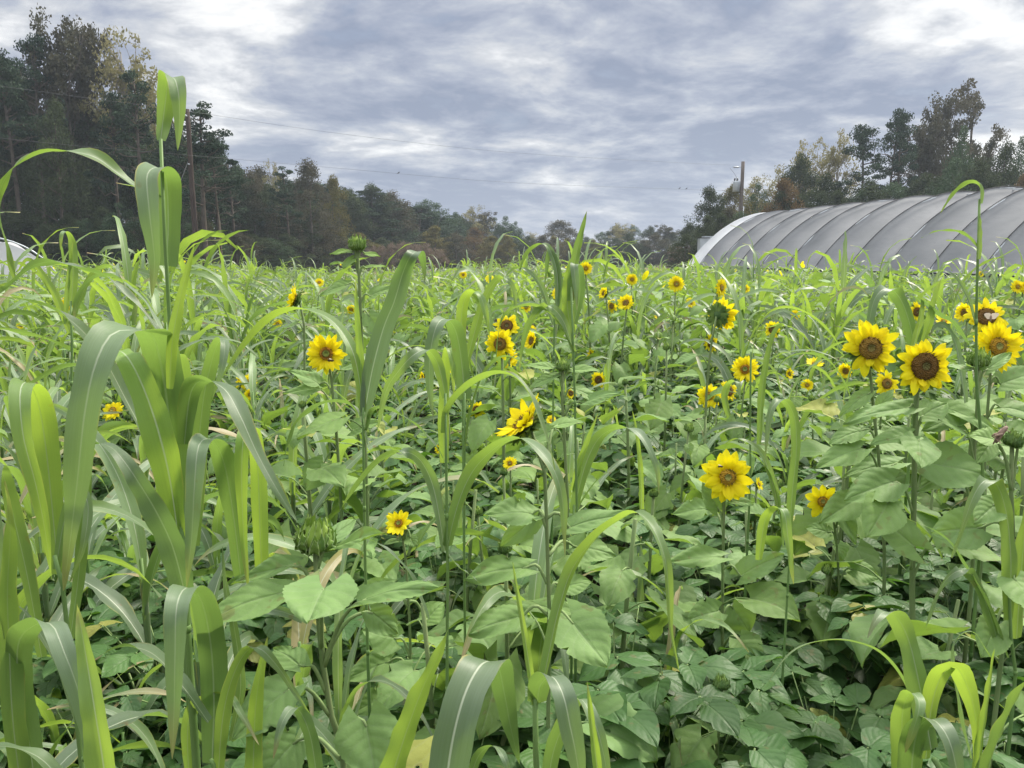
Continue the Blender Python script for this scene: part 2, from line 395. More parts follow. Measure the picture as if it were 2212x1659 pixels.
def heart(mb, base, tip, up, W, n=12, m=9, droop=.22, fold=.18, wave=.06, lobe=.22, serr=.03, tint=(0, 0), mat=0, rng=None, peak=.30, curl=0.0):
    rng = rng or random
    base = np.asarray(base, float); tip = np.asarray(tip, float)
    ax = tip - base; L = np.linalg.norm(ax); ax = ax/L
    up = np.asarray(up, float); N = nrm(up - (up @ ax)*ax); sd = np.cross(ax, N)
    t = np.linspace(0, 1, n); s = np.linspace(-1, 1, m)
    f = np.where(t < peak, np.clip((t+.06)/(peak+.06), 0, 1)**.55, np.clip(1 - ((t-peak)/(1-peak))**1.75, 0, 1)**.95)
    f = f + .012
    if serr and n > 8: f = f*(1 + serr*np.where(np.arange(n) % 2 == 0, 1, -1))
    h = W/2*f
    bite = np.ones((n, m))
    if n > 8:
        for _ in range(rng.randrange(0, 4)):
            bi_, sd_ = rng.randrange(3, n-3), rng.choice((0, m-1)); bite[bi_, sd_] = rng.uniform(.55, .8)
    ph, ph2 = rng.uniform(0, 6), rng.uniform(0, 6)
    tt = t[:, None]; ss = s[None]
    y = tt*L - lobe*L*np.abs(ss)**1.6*(1-tt)**3.2
    x = h[:, None]*ss*bite
    z = (-droop*L*(tt**2 - tt*.9) + fold*h[:, None]*np.abs(ss)
         + wave*L*np.sin(tt*8+ph + ss*2.2)*np.abs(ss)**1.5 + wave*.5*L*np.sin(ss*5 + ph2 + tt*5)*np.clip(tt*3, 0, 1)
         - curl*L*np.abs(ss)**2)
    G = base + sd*x[..., None] + ax*y[..., None] + N*z[..., None]
    mb.grid(G, None, tint, mat)

def arc_pts(p0, az, th0, th1, L, n=9, pw=1.4):
    """a curve leaving p0 at th0 from the vertical and bending to th1"""
    s = (np.arange(n)+.5)/n; th = th0 + (th1-th0)*s**pw
    d = np.stack([np.sin(th)*math.cos(az), np.sin(th)*math.sin(az), np.cos(th)], 1)*(L/n)
    return np.concatenate([[p0], p0 + np.cumsum(d, 0)])

# ---------------------------------------------------------------- sorghum grass
def sorghum_parts(rng, H, nb, spear=True, detail=1):
    """returns stem mesh builder and list of blade mesh builders, plant base at the origin"""
    nB, mB = (20, 5) if detail == 1 else ((10, 3) if detail == 0 else (6, 3))
    lean = rng.uniform(0, .09); la = rng.uniform(0, 6.28)
    def sp(z): return np.array([math.cos(la)*lean*z*z, math.sin(la)*lean*z*z, z])
    hs = H*rng.uniform(.60, .74)
    st = MB(); zz = np.linspace(0, hs, 6 if detail else 3)
    st.tube([sp(z) for z in zz], np.linspace(.0075, .005, len(zz))*rng.uniform(.8, 1.1), 7 if detail == 1 else 4)
    az0 = rng.uniform(0, 6.28); bl = []
    for i in range(nb):
        f = (i + .6)/nb; z = hs*(.18 + .8*f)
        az = az0 + math.pi*(i % 2) + rng.uniform(-.5, .5)
        L = H*rng.uniform(.42, .58)*(1 - .15*abs(f-.55)); 
        kind = rng.random()
        if spear and i == nb-1: th0, th1, pw = .05, rng.uniform(1.1, 2.3), 1.8
        elif kind < .62: th0, th1, pw = rng.uniform(.18, .45), rng.uniform(2.1, 2.9), rng.uniform(1.1, 1.9)
        elif kind < .82: th0, th1, pw = rng.uniform(.12, .3), rng.uniform(2.7, 3.05), 2.6
        else: th0, th1, pw = rng.uniform(.35, .6), rng.uniform(1.4, 2.0), 1.2
        b = MB(); W = rng.uniform(.031, .052)*(H/1.4)**.5*{1: 1.0, 0: 1.12, -1: 1.3}[detail]
        pts = arc_pts(sp(z), az, th0, th1, L, 10, pw)
        blade(b, pts, W, (-math.sin(az), math.cos(az), 0), nB, mB, .2, .10, (rng.uniform(0, .55) + (.25 if i == nb-1 else 0), rng.random()), 0, rng,
              twist=rng.uniform(-1.5, 1.5))
        if detail == 1:   # sheath clasping the stem below the collar
            b.tube([sp(z - .09), sp(z - .03), sp(z + .012)], [.0078, .0088, .0098], 7, 0, (.3, 0), cap=False)
        bl.append(b)
    return st, bl
SM = ['sorghum_leaf', 'grass_stem']
def sorghum_proto(seed, H, nb, spear=True):
    rng = random.Random(seed); st, bl = sorghum_parts(rng, H, nb, spear, 1)
    r = link('sorghum_plant', None)
    st.build('stem', ['grass_stem'], r)
    for b in bl: b.build('leaf', ['sorghum_leaf'], r)
    return r
def merge_parts(st, bl):
    mb = MB()
    V, F, U, C, M = st.merged(); mb.raw(V, F, U, C, M*0 + 1)
    for b in bl: mb.raw(*b.merged())
    return mb

# ---------------------------------------------------------------- sunflowers
def head_meshes(seed, disc='disc_green', n=20, rd=.40, cup=.18, layers=2, ragged=.12):
    """flower facing +Z, petal tips at radius 1"""
    rng = random.Random(seed); mb = MB()
    for ly in range(layers):
        k = n if ly == 0 else int(n*.7)
        for i in range(k):
            a = (i + rng.uniform(-.22, .22) + .5*ly)/k*2*math.pi
            if rng.random() < ragged*.4: continue
            L = (1 - rd*.75)*rng.uniform(1 - ragged*1.6, 1.02)*(1 - .10*ly)
            W = rng.uniform(.24, .31)*(20/n)**.6
            c = cup + rng.uniform(-.18, .18) + .16*ly
            t = np.linspace(0, 1, 8); s = np.linspace(-1, 1, 5)
            f = np.where(t < .45, .5 + .5*np.sin(np.clip(t/.45, 0, 1)*math.pi/2), np.clip(1-((t-.45)/.55)**2.1, 0, 1)**.75) + .02
            rr = rd*.8 + L*t*math.cos(c); side = rng.uniform(-.12, .12)
            z = L*t*math.sin(c) - .10*t*t*rng.uniform(-.5, 1.6)
            X = W/2*f[:, None]*s[None] + (side*t*t)[:, None]
            Z = z[:, None] - .10*W*(1-s[None]**2)*-1 + .03*ly + .12*W*np.cos(s[None]*6)*(1-t[:, None])
            ca, sa = math.cos(a), math.sin(a); Rr = np.broadcast_to(rr[:, None], X.shape)
            G = np.stack([ca*Rr - sa*X, sa*Rr + ca*X, Z], -1)
            mb.grid(G, None, (rng.random(), 0), 0)
    pm = mb.mesh('flower_head', ['petal'])
    db = MB(); r = np.linspace(0.001, 1, 9); th = np.arange(28)*2*np.pi/28
    zz = .10 + .11*(1 - r**2) - .10*np.exp(-(r/.3)**2)
    jit = 1 + .03*np.sin(th*9)[None]*(r[:, None] > .9)
    G = np.stack([rd*r[:, None]*np.cos(th)*jit, rd*r[:, None]*np.sin(th)*jit, np.repeat(zz[:, None], 28, 1)], -1)
    UV = np.stack([np.repeat(r[:, None], 28, 1), np.zeros((9, 28))], -1)
    db.grid(G, UV, (0, 0), 0, True)
    rim = np.stack([np.stack([rd*k2*np.cos(th), rd*k2*np.sin(th), np.full(28, z2)], -1) for k2, z2 in ((1, .10), (.96, -.05))])
    db.grid(rim, np.ones((2, 28, 2))*.95, (0, 0), 0, True)
    for i in range(70):      # little florets round the rim
        a = rng.uniform(0, 6.28); q = rd*rng.uniform(.78, 1.04); p = np.array([math.cos(a)*q, math.sin(a)*q, .12])
        db.tube([p, p + np.array([math.cos(a)*.03, math.sin(a)*.03, .07])], [.014, .006], 3, 0)
    dm = db.mesh('disc', [disc])
    bb = MB(); r = np.linspace(0.02, 1, 6)
    zb = -.34 + .32*r**2.2
    G = np.stack([rd*1.0*r[:, None]*np.cos(th), rd*1.0*r[:, None]*np.sin(th), np.repeat(zb[:, None], 28, 1)], -1)[::-1]
    bb.grid(G, None, (0, 0), 0, True)
    for ly in range(3):
        for i in range(13):
            a = (i + rng.uniform(-.2, .2) + ly*.33)/13*2*math.pi
            L = rng.uniform(.42, .60)*(1 - .12*ly); p0 = np.array([math.cos(a), math.sin(a), 0])*rd*(.62 + .12*ly) + np.array([0, 0, -.24 + .07*ly])
            b0 = rng.uniform(.1, .9)
            pts = [p0, p0 + np.array([math.cos(a)*L*.5, math.sin(a)*L*.5, L*.08]), p0 + np.array([math.cos(a)*L, math.sin(a)*L, L*(.35 - b0*.8)])]
            blade(bb, pts, .22, (-math.sin(a), math.cos(a), 0), 6, 3, .1, .1, (rng.random()*.5, 0), 0, rng, base=.9)
    bm = bb.mesh('bracts', ['bract_dark'])
    return pm, dm, bm
def bud_mesh(seed, R0=.045, n=13, rings=3, curl=1.0, bright=1.0, mat='bract'):
    rng = random.Random(seed); mb = MB(); th = np.arange(20)*2*np.pi/20
    v = np.linspace(-1.35, 1.25, 9); rr = R0*.80*np.cos(v*.95)**.7; zz = R0*.72*np.sin(v) + R0*.15
    rr = np.nan_to_num(rr, nan=.001)
    mb.grid(np.stack([rr[:, None]*np.cos(th), rr[:, None]*np.sin(th), np.repeat(zz[:, None], 20, 1)], -1), np.full((9, 20, 2), .5), (.15, 0), 0, True)
    for ly in range(rings):
        for i in range(n):
            a = (i + rng.uniform(-.25, .25) + ly*.37)/n*2*math.pi; ca, sa = math.cos(a), math.sin(a)
            q = R0*(1.0 + .12*(rings-1-ly))
            o = R0*rng.uniform(.0, .55)*curl*(1 if ly < rings-1 else -.5)
            hz = R0*rng.uniform(1.0, 1.5)*(.75 + .22*ly)
            pts = [np.array([ca*q*.35, sa*q*.35, -R0*.62]), np.array([ca*q*.92, sa*q*.92, -R0*.25]), np.array([ca*q*1.04, sa*q*1.04, R0*.25]),
                   np.array([ca*(q*.86 + o*.5), sa*(q*.86 + o*.5), hz*.75]), np.array([ca*(q*.72 + o + R0*.05), sa*(q*.72 + o), hz + R0*.25*rng.random()])]
            blade(mb, pts, R0*.78, (-sa, ca, 0), 16, 5, -.30, .10, (rng.uniform(.0, .25)*bright + (.45*bright if ly == rings-1 else 0), 0), 0, rng, base=.75)
    return mb.mesh('bud', [mat])
HEADS = {}
def get_head(key):
    if key not in HEADS:
        k = {'green': dict(seed=1, disc='disc_green', n=22, rd=.30, cup=.16),
             'green_b': dict(seed=2, disc='disc_green', n=19, rd=.31, cup=.2),
             'brown': dict(seed=3, disc='disc_brown', n=18, rd=.36, cup=.10, ragged=.34),
             'brown_b': dict(seed=4, disc='disc_dark', n=20, rd=.42, cup=.14, ragged=.34),
             'orange': dict(seed=5, disc='disc_orange', n=24, rd=.32, cup=.12, ragged=.08),
             'orange_b': dict(seed=6, disc='disc_orange', n=13, rd=.29, cup=.10, layers=2, ragged=.16),
             'ragged': dict(seed=7, disc='disc_orange', n=10, rd=.26, cup=.25, layers=1, ragged=.1),
             'small': dict(seed=8, disc='disc_green', n=15, rd=.25, cup=.50, layers=1),
             'cup': dict(seed=9, disc='disc_brown', n=18, rd=.34, cup=.5, ragged=.1)}[key]
        HEADS[key] = head_meshes(**k)
    return HEADS[key]
BUDS = [bud_mesh(11, .045, 10, 3, .9), bud_mesh(12, .04, 12, 3, .9, .7, 'bract_dark'), bud_mesh(13, .045, 12, 3, 1.5, 1.2)]

def sun_leaf(mb, p0, az, pet, elev, L, W, pitch, rng, det=1, tint=None):
    """petiole from p0 outwards, then the blade"""
    d = np.array([math.cos(az), math.sin(az), 0]); up = np.array([0, 0, 1.])
    b = p0 + d*pet*math.cos(elev) + up*pet*math.sin(elev)
    mid = p0 + d*pet*.45 + up*pet*(math.sin(elev)*.75)
    tint = tint if tint is not None else (rng.uniform(0, .5), rng.random())
    if det: mb.tube(spline([p0, mid, b], 6), [.0030, .0026, .0024, .0022, .0020, .0018], 5, 1)
    tip = b + d*L*math.cos(pitch) + up*L*math.sin(pitch) + np.array([-d[1], d[0], 0])*L*rng.uniform(-.12, .12)
    sdv = np.array([-d[1], d[0], 0])
    n, m = ((15, 9) if det == 1 else ((7, 5) if det == 2 else (4, 3)))
    heart(mb, b, tip, up + sdv*rng.uniform(-.45, .45), W, n, m, rng.uniform(.1, .65), rng.uniform(-.1, .5), rng.uniform(.03, .075),
          rng.uniform(.14, .3), .035, tint, 0, rng, rng.uniform(.26, .36))
LM = ['sunflower_leaf', 'petiole']
def sunflower_parts(rng, H, nl, det=1, big=1.0, top=None):
    bend = rng.uniform(0, .05); ba = rng.uniform(0, 6.28)
    def sp(z): return np.array([math.cos(ba)*bend*math.sin(z*2.4), math.sin(ba)*bend*math.sin(z*2.4), z])
    off = sp(H); off[2] = 0
    def spp(z): return sp(z) - off*(z/H)     # the top ends straight above the base
    st = MB(); k = 7 if det == 1 else 3
    st.tube([spp(z) for z in np.linspace(0, H, k)], np.linspace(.0085, .0055, k)*rng.uniform(.85, 1.15), 8 if det == 1 else 4)
    az = rng.uniform(0, 6.28); lv = []
    for i in range(nl):
        f = (i+.5)/nl; z = H*(.22 + .74*f**.9)
        az += 2.399 + rng.uniform(-.3, .3)
        sz = (.72 + .55*math.sin(min(1, f*1.05)*math.pi*.9))*(.5 if f > .93 else 1)*big
        b = MB(); L = .135*sz*rng.uniform(.85, 1.15)
        sun_leaf(b, spp(z), az, .085*sz*rng.uniform(.7, 1.2), rng.uniform(.2, .9), L, L*rng.uniform(.72, .92), rng.uniform(-.95, .2), rng, det)
        lv.append(b)
    return st, lv
def sunflower_proto(seed, H, nl, big=1.0):
    rng = random.Random(seed); st, lv = sunflower_parts(rng, H, nl, 1, big)
    r = link('sunflower_plant', None); st.build('stem', ['sunflower_stem'], r)
    for b in lv: b.build('leaf', LM, r)
    return r
def set_head(root, key, H, dia, yaw, pitch, roll=0.0, rootscale=1.0, rootrot=0.0):
    """yaw: 0 faces the camera, positive turns towards the right of the picture; pitch: up"""
    pm, dm, bm = get_head(key)
    d = Vector((math.sin(yaw)*math.cos(pitch), -math.cos(yaw)*math.cos(pitch), math.sin(pitch)))
    d.rotate(Euler((0, 0, -rootrot)))
    s = dia/2/rootscale
    h = link('flower_head', pm, root)
    h.location = Vector((0, 0, H)) + d*(.30*s); h.scale = (s, s, s)
    h.rotation_euler = (d.to_track_quat('Z', 'Y') @ Euler((0, 0, roll)).to_quaternion()).to_euler()
    link('disc', dm, h); link('bracts', bm, h)
    return h
def set_bud(root, k, H, size, rootscale=1.0, tilt=(0, 0)):
    b = link('bud', BUDS[k], root); s = size/.09/rootscale
    b.location = (0, 0, H + .03*s); b.scale = (s, s, s); b.rotation_euler = (tilt[0], tilt[1], random.Random(k).random()*6)
    return b

# ---------------------------------------------------------------- beans
def bean_leaf(mb, p0, az, rng, det=1, size=1.0):
    d = np.array([math.cos(az), math.sin(az), 0]); up = np.array([0, 0, 1.]); sdv = np.array([-d[1], d[0], 0])
    L = .085*size*rng.uniform(.75, 1.15); ptc = rng.uniform(-.6, .1); tn = (rng.uniform(0, .35) + (.6 if rng.random() < .05 else 0), rng.random())
    ax = d*math.cos(ptc) + up*math.sin(ptc); nn = up + sdv*rng.uniform(-.5, .5)
    n, m = ((9, 7) if det == 1 else (5, 3))
    heart(mb, p0 + ax*L*.28, p0 + ax*L*1.3, nn, L*rng.uniform(.72, .85), n, m, .25, rng.uniform(0, .25), .03, .06, 0, tn, 0, rng, .34)
    for sg in (-1, 1):
        a2 = ax*.25 + sdv*sg*.95 + up*rng.uniform(-.4, .05); a2 = a2/np.linalg.norm(a2)
        heart(mb, p0 + a2*L*.06, p0 + a2*L*rng.uniform(.85, 1.0), nn + sdv*sg*.1, L*rng.uniform(.66, .8), n, m, .25, rng.uniform(0, .25), .03, .08, 0, tn, 0, rng, .36)
def bean_parts(rng, H, nl, det=1):
    st = MB(); lv = []
    st.tube(spline([(0, 0, 0), (rng.uniform(-.05, .05), rng.uniform(-.05, .05), H*.5), (rng.uniform(-.1, .1), rng.uniform(-.1, .1), H*.85)], 5), .003, 5)
    for i in range(nl):
        az = rng.uniform(0, 6.28); rr = .26*math.sqrt(rng.random()); z = H*(1.0 - .55*rng.random()**1.6) - rr*.15
        b = MB(); p = np.array([rr*math.cos(az), rr*math.sin(az), z])
        if det == 1: b.tube(spline([(p[0]*.25, p[1]*.25, z*.5), (p[0]*.6, p[1]*.6, z*.85), p], 5), .0017, 4, 1)
        bean_leaf(b, p, az + rng.uniform(-.9, .9), rng, det); lv.append(b)
    return st, lv
BM = ['bean_leaf', 'petiole']
def bean_proto(seed, H, nl):
    rng = random.Random(seed); st, lv = bean_parts(rng, H, nl)
    r = link('bean_plant', None); st.build('stem', ['petiole'], r)
    for b in lv: b.build('leaf', BM, r)
    return r

# ---------------------------------------------------------------- ground
def sheet(name, pts, z, mat, nx=2, ny=2):
    mb = MB(); p = np.array([[x, y, z] for x, y in pts], float)
    mb.raw(p, np.array([[0, 1, 2, 3]]), p[:, :2], np.tile([0, 0, 0, 1.], (4, 1)), np.zeros(1, int)); o = mb.build(name, [mat]); o['kind'] = 'structure'; return o
sheet('ground', [(-3000, -300), (3000, -300), (3000, 5000), (-3000, 5000)], 0, 'far_grass')
sheet('field_soil', [(-45, -4), (40, -4), (40, 50), (-45, 50)], .006, 'soil')

# ---------------------------------------------------------------- high tunnel on the right
def tunnel():
    # axis runs nearly along the view: centre line through (16.6,25) and (13.4,40)
    x0, y0 = 13.30, 40.5; ax = np.array([3.2, -15.0, 0]); ax = ax/np.linalg.norm(ax); sd = np.array([-ax[1], ax[0], 0])*-1   # sd points to the left of the picture
    sd = np.array([ax[1], -ax[0], 0]); sd = sd if sd[0] < 0 else -sd
    org = np.array([x0, y0, 0]); HW, ZS, ZT = 4.5, 1.12, 3.86
    bows = [0, 1.35] + [1.35 + 1.93*i for i in range(1, 16)]
    root = thing('high_tunnel', (x0, y0, 0), 'long arched high tunnel under grey shade cloth beside the sunflower field', 'greenhouse')
    def sect(a, t, dr=0.0):
        # a from 0 (left foot of the arch) to pi (right)
        return org + ax*t + sd*((HW + dr)*math.cos(a)) + np.array([0, 0, ZS + (ZT - ZS + dr)*math.sin(a)**1.8])
    rel = np.array([x0, y0, 0])
    def cover(name, t0, t1, mat, seed):
        rng = random.Random(seed); mb = MB(); ts = []
        lims = [b for b in bows if t0 - 1e-6 <= b <= t1 + 1e-6]
        for i in range(len(lims)-1):
            ts += [(lims[i] + (lims[i+1]-lims[i])*k/14, k/14) for k in range(14)]
        ts.append((lims[-1], 0))
        aa = np.linspace(0, math.pi, 49); G = np.zeros((len(ts), len(aa), 3))
        for i, (t, f) in enumerate(ts):
            # cloth is pulled tight over each bow and bellies between bows
            sag = -.44*(4*f*(1-f))**.7 if 0 < f < 1 else .018
            for j, a in enumerate(aa):
                G[i, j] = sect(a, t, sag*(.25 + .75*math.sin(a)**.6) + .006*math.sin(a*23 + t*3) + .008*math.sin(t*2.1 + a*7)) - rel
        mb.grid(G[:, ::-1]); return mb.build(name, [mat], root)
    cover('end_cover', 0, 1.35, 'white_plastic', 1)
    cover('shade_cloth', 1.35, bows[-1], 'shade_cloth', 2)
    for i, b in enumerate(bows):
        if i % 1 == 0:
            mb = MB(); mb.tube([sect(a, b, -.03) - rel for a in np.linspace(0, math.pi, 33)], .028, 6); 
            for a in (0, math.pi): q = sect(a, b, -.03) - rel; mb.tube([q, q*np.array([1, 1, 0])], .028, 6)
            mb.build('hoop', ['galvanised'], root)
            if i > 0:
                mb = MB(); mb.tube([sect(a, b, .03) - rel for a in np.linspace(0, math.pi, 41)], .012, 5); mb.build('strap', ['strap_grey'], root)  # thin dark tube added for the shading and seam line along each bow
    for sgn in (1, -1):
        mb = MB(); a = sd*(HW+.04)*sgn; L = bows[-1]
        c = a + ax*L/2 + np.array([0, 0, ZS - .02]); rot = np.stack([ax, sd, [0, 0, 1]], 1)
        mb.box(c, (L/2, .03, .045), 0, rot); mb.build('hip_board', ['dark_board'], root, False)
        mb = MB(); n = 60; G = np.zeros((n, 7, 3))
        for i in range(n):
            for j in range(7):
                G[i, j] = a*1.004 + ax*L*i/(n-1) + np.array([0, 0, (ZS-.07)*j/6]) + sd*sgn*(.02*math.sin(i*1.3 + j) )
        mb.grid(G); mb.build('side_curtain', ['side_plastic'], root)
    # far end wall: plastic skin, frame
    mb = MB(); aa = np.linspace(0, math.pi, 25); c = np.array([0, 0, 1.2])
    G = np.zeros((5, 25, 3))
    for i in range(5):
        for j, a in enumerate(aa): G[i, j] = c + (sect(a, .03) - rel - c)*(i/4)
    mb.grid(G); mb.box(c*0 + np.array([0, 0, .55]) + ax*.03, (HW, .01, .55), 0, np.stack([sd, ax, [0, 0, 1]], 1)); mb.build('end_wall', ['white_plastic'], root)
    # ridge purlin
    mb = MB(); mb.tube([ax*0 + np.array([0, 0, ZT-.09]), ax*bows[-1] + np.array([0, 0, ZT-.09])], .02, 6); mb.build('purlin', ['galvanised'], root)
m, t, out = newmat('shade_cloth')
co = t('ShaderNodeTexCoord', out=3); n1_ = t.noise(co, .7, 4); n2_ = t.noise(t.vm('MULTIPLY', co, (1, .4, 2)), 6, 4)
col = t.mix(t.mr(n1_, .3, .7), (.215, .222, .235), (.285, .29, .305))
col = t.mix(t.m('MULTIPLY', t.mr(n2_, .5, .7), .22), col, (.17, .175, .19))
sp = t.mr(t.noise(co, 2.6, 2), .745, .76); col = t.mix(t.m('MULTIPLY', sp, .7), col, (.09, .09, .10))
bb = bsdf(t, col, .9, .08, t('ShaderNodeBump', {'Strength': .5, 'Distance': .05, 'Height': t.m('ADD', n1_, t.m('MULTIPLY', n2_, .15))}))
t.l.new(t('ShaderNodeMixShader', {0: .22, 1: bb, 2: t('ShaderNodeBsdfTranslucent', {'Color': (.35, .36, .40, 1)})}), out.inputs[0])
simple('strap_grey', (.10, .10, .105), (.13, .13, .135), 4, .8, .2, 0)
simple('dark_board', (.04, .042, .045), (.06, .06, .065), 4, .8, .2, 0)
simple('side_plastic', (.42, .45, .48), (.34, .37, .40), 1.5, .45, .4, .4, .05, trans=(.6, .62, .66), amt=.3)
tunnel()

def low_tunnel():
    root = thing('low_tunnel', (-12.95, 19, 0), 'low white plastic covered tunnel at the left edge of the field', 'greenhouse', None, R(38))
    mb = MB(); n, mm = 15, 25; G = np.zeros((n, mm, 3))
    rng = random.Random(4)
    for i in range(n):
        for j in range(mm):
            a = math.pi*j/(mm-1); dr = .05*math.sin(i*1.7+j*.9) + .04*math.sin(j*2.3)
            G[i, j] = (( 1.75+dr)*math.cos(a), i*.9, (2.02+dr)*math.sin(a)**.8)
    mb.grid(G[:, ::-1]); mb.build('cover', ['white_plastic'], root)
    mb = MB(); G = np.zeros((6, mm, 3))
    for i in range(6):
        for j in range(mm):
            a = math.pi*j/(mm-1); k = i/5; G[i, j] = (1.75*math.cos(a)*k, .02 + .07*math.sin(j*.8)*k*(1-k)*4, .6 + (2.02*math.sin(a)**.8 - .6)*k)
    mb.grid(G); mb.build('end_panel', ['white_plastic'], root)
    for y in (0, 4.2, 8.4, 12.55):
        mb = MB(); mb.tube([(1.80*math.cos(a), y, 2.10*math.sin(a)**.8) for a in np.linspace(0, math.pi, 25)], .02, 6); mb.build('hoop', ['galvanised'], root)
low_tunnel()

# ---------------------------------------------------------------- poles, wires, birds
def pole(px, ytop, d, r0, r1, mat, label, left):
    top = P(px, ytop, d); base = np.array([top[0], d, 0]); H = top[2]
    root = thing('utility_pole', tuple(base), label, 'utility pole')
    mb = MB(); zz = np.linspace(0, H, 9)
    mb.tube([(0.01*math.sin(z), 0, z) for z in zz], np.linspace(r0, r1, 9), 12); mb.build('shaft', [mat], root)
    return root, H, base
lp, LH, lb = pole(404, 236, 39, .145, .105, 'pole_wood_red', 'tall weathered wooden utility pole in front of the left pine wood', True)
mb = MB(); mb.tube([(0, -.13, LH-.35), (0, -.28, LH-.33)], .05, 8); mb.build('insulator', ['galvanised'], lp)
mb = MB(); mb.tube([(-.02, -.14, LH-2.6), (-.02, -.2, LH-2.6)], .04, 8); mb.build('bracket', ['galvanised'], lp)
mb = MB(); mb.tube([(0, 0, LH-2.2), (-2.6, -.6, 0.2)], .012, 5); mb.build('guy_wire', ['wire_metal'], lp)
mb = MB(); mb.tube([(.16, -.06, .1), (.13, -.06, LH*.55)], .022, 6); mb.build('conduit', ['pole_wood_red'], lp)
rp, RH, rb = pole(1605, 349, 60, .17, .13, 'pole_wood', 'wooden utility pole carrying a grey transformer behind the high tunnel', False)
mb = MB(); mb.tube([(-.15, 0, RH-.40), (-.30, 0, RH-.40), (-.32, 0, RH-.40), (-.70, 0, RH-.40)], [.03, .03, .06, .055], 8); mb.build('insulator', ['galvanised'], rp)
zt = P(1605, 382, 60)[2]
mb = MB(); th = np.linspace(0, 6.28, 17); mb.tube([(-.42 + .12*math.cos(a), 0, zt - .35 + .30*math.sin(a)) for a in th], .035, 6); mb.tube([(-.3, 0, zt-.35), (-.15, 0, zt-.35)], .02, 5); mb.build('fuse_cutout', ['galvanised'], rp)
z1, z0 = P(1595, 391, 60)[2], P(1595, 412, 60)[2] - .08
mb = MB(); zz = [z0, z0+.02, z1-.08, z1-.02, z1]; mb.tube([(-.42, 0, z) for z in zz], [.24, .26, .26, .25, .10], 16); tr = mb.build('transformer', ['galvanised'], rp)
for dx in (-.56, -.36): 
    mb = MB(); mb.tube([(dx, 0, z1), (dx, 0, z1+.1), (dx, 0, z1+.11), (dx, 0, z1+.22)], [.05, .05, .08, .03], 8); mb.build('bushing', ['wire_metal'], tr)
mb = MB(); mb.tube(spline([(-.95, 0, RH-.48), (-.6, 0, RH-.9), (-.42, 0, zt-.05)], 8), .012, 4); mb.build('jumper_wire', ['wire_metal'], rp)
mb = MB(); mb.tube([(.13, 0, RH-1.9), (2.6, .6, 0.1)], .012, 5); mb.build('guy_wire', ['wire_metal'], rp)
mb = MB(); mb.tube([(.2, -.08, .1), (.19, -.08, RH*.62)], .03, 6); mb.build('conduit', ['galvanised'], rp)
def wire(ctrl, label):
    pts = [P(*c) for c in ctrl]; o = np.array(pts[0]); mb = MB()
    mb.tube(spline([p - o for p in pts], 60), .0065, 5); ob = mb.build('overhead_wire', ['wire_metal']); ob.location = tuple(o)
    tag(ob, label, 'wire', 'wires along the utility poles'); return ob
wire([(-260, 152, 31.5), (0, 186, 34.6), (200, 213, 36.8), (404, 240, 38.85), (737, 289, 45.5), (1100, 329, 51.5), (1475, 352, 58), (1580, 356.5, 59.98)], 'upper overhead wire running from the left pole to the pole top behind the tunnel')
wire([(-260, 268, 31.5), (0, 298, 34.6), (200, 318, 36.8), (407, 335, 38.8), (737, 364, 45.5), (1100, 394, 51.5), (1475, 409, 58), (1604, 413, 59.8)], 'lower overhead wire with small birds perched on it')
def bird(px, py, d, label):
    p = P(px, py, d); mb = MB()
    mb.tube([(-.11, 0, .03), (-.05, 0, .06), (.0, 0, .09), (.05, 0, .12), (.075, 0, .15), (.10, 0, .16), (.13, 0, .155)], [.012, .035, .048, .042, .032, .026, .004], 8)
    mb.tube([(-.10, 0, .035), (-.20, 0, -.03)], [.02, .012], 5); mb.tube([(.0, .01, .06), (0, .01, .0)], .005, 4); mb.tube([(.0, -.01, .06), (0, -.01, .0)], .005, 4)
    o = mb.build('bird', ['bird_grey']); o.scale = (.62, .62, .62); o.location = tuple(p + np.array([0, 0, .012])); tag(o, label, 'bird')
bird(861, 375.6, 47.6, 'small grey bird perched alone on the lower wire above the centre treeline')
bird(1468, 408.6, 57.85, 'left of two small birds on the lower wire near the transformer pole')
bird(1483, 409.2, 58.1, 'right of two small birds on the lower wire near the transformer pole')

# ---------------------------------------------------------------- truck, sheds far behind
def truck():
    p = P(1203, 566, 120); root = thing('pickup_truck', (p[0], 120, 0), 'white pickup truck parked far off before the purple brown tree', 'truck')
    mb = MB(); mb.box((0, 0, .80), (.95, 2.6, .32)); mb.box((0, 0, 1.13), (.92, 2.55, .04)); mb.build('body', ['white_paint'], root, False)
    mb = MB(); V = []
    for y, z, hw in ((-1.0, 1.17, .88), (-.55, 1.72, .72), (.75, 1.74, .72), (1.15, 1.17, .88)): V.append([[-hw, y, z], [hw, y, z]])
    mb.grid(np.array(V, float)); 
    for sg in (-1, 1):
        mb.grid(np.array([[[sg*.88, -1.0, 1.17], [sg*.72, -.55, 1.72]], [[sg*.88, 1.15, 1.17], [sg*.72, .75, 1.74]]], float))
    mb.build('cab', ['white_paint'], root, False)
    mb = MB(); mb.grid(np.array([[[-.72, -.99, 1.23], [.72, -.99, 1.23]], [[-.62, -.62, 1.66], [.62, -.62, 1.66]]], float)); mb.build('windscreen', ['dark_glass'], root, False)
    for x in (-.85, .85):
        for y in (-1.6, 1.6):
            mb = MB(); mb.tube([(x-.1, y, .38), (x+.1, y, .38)], .38, 14); w_ = mb.build('wheel', ['black_rubber'], root)
        mb = MB(); mb.box((x*.8, -2.61, .86), (.14, .02, .09)); mb.build('headlight', ['galvanised'], root, False)
truck()
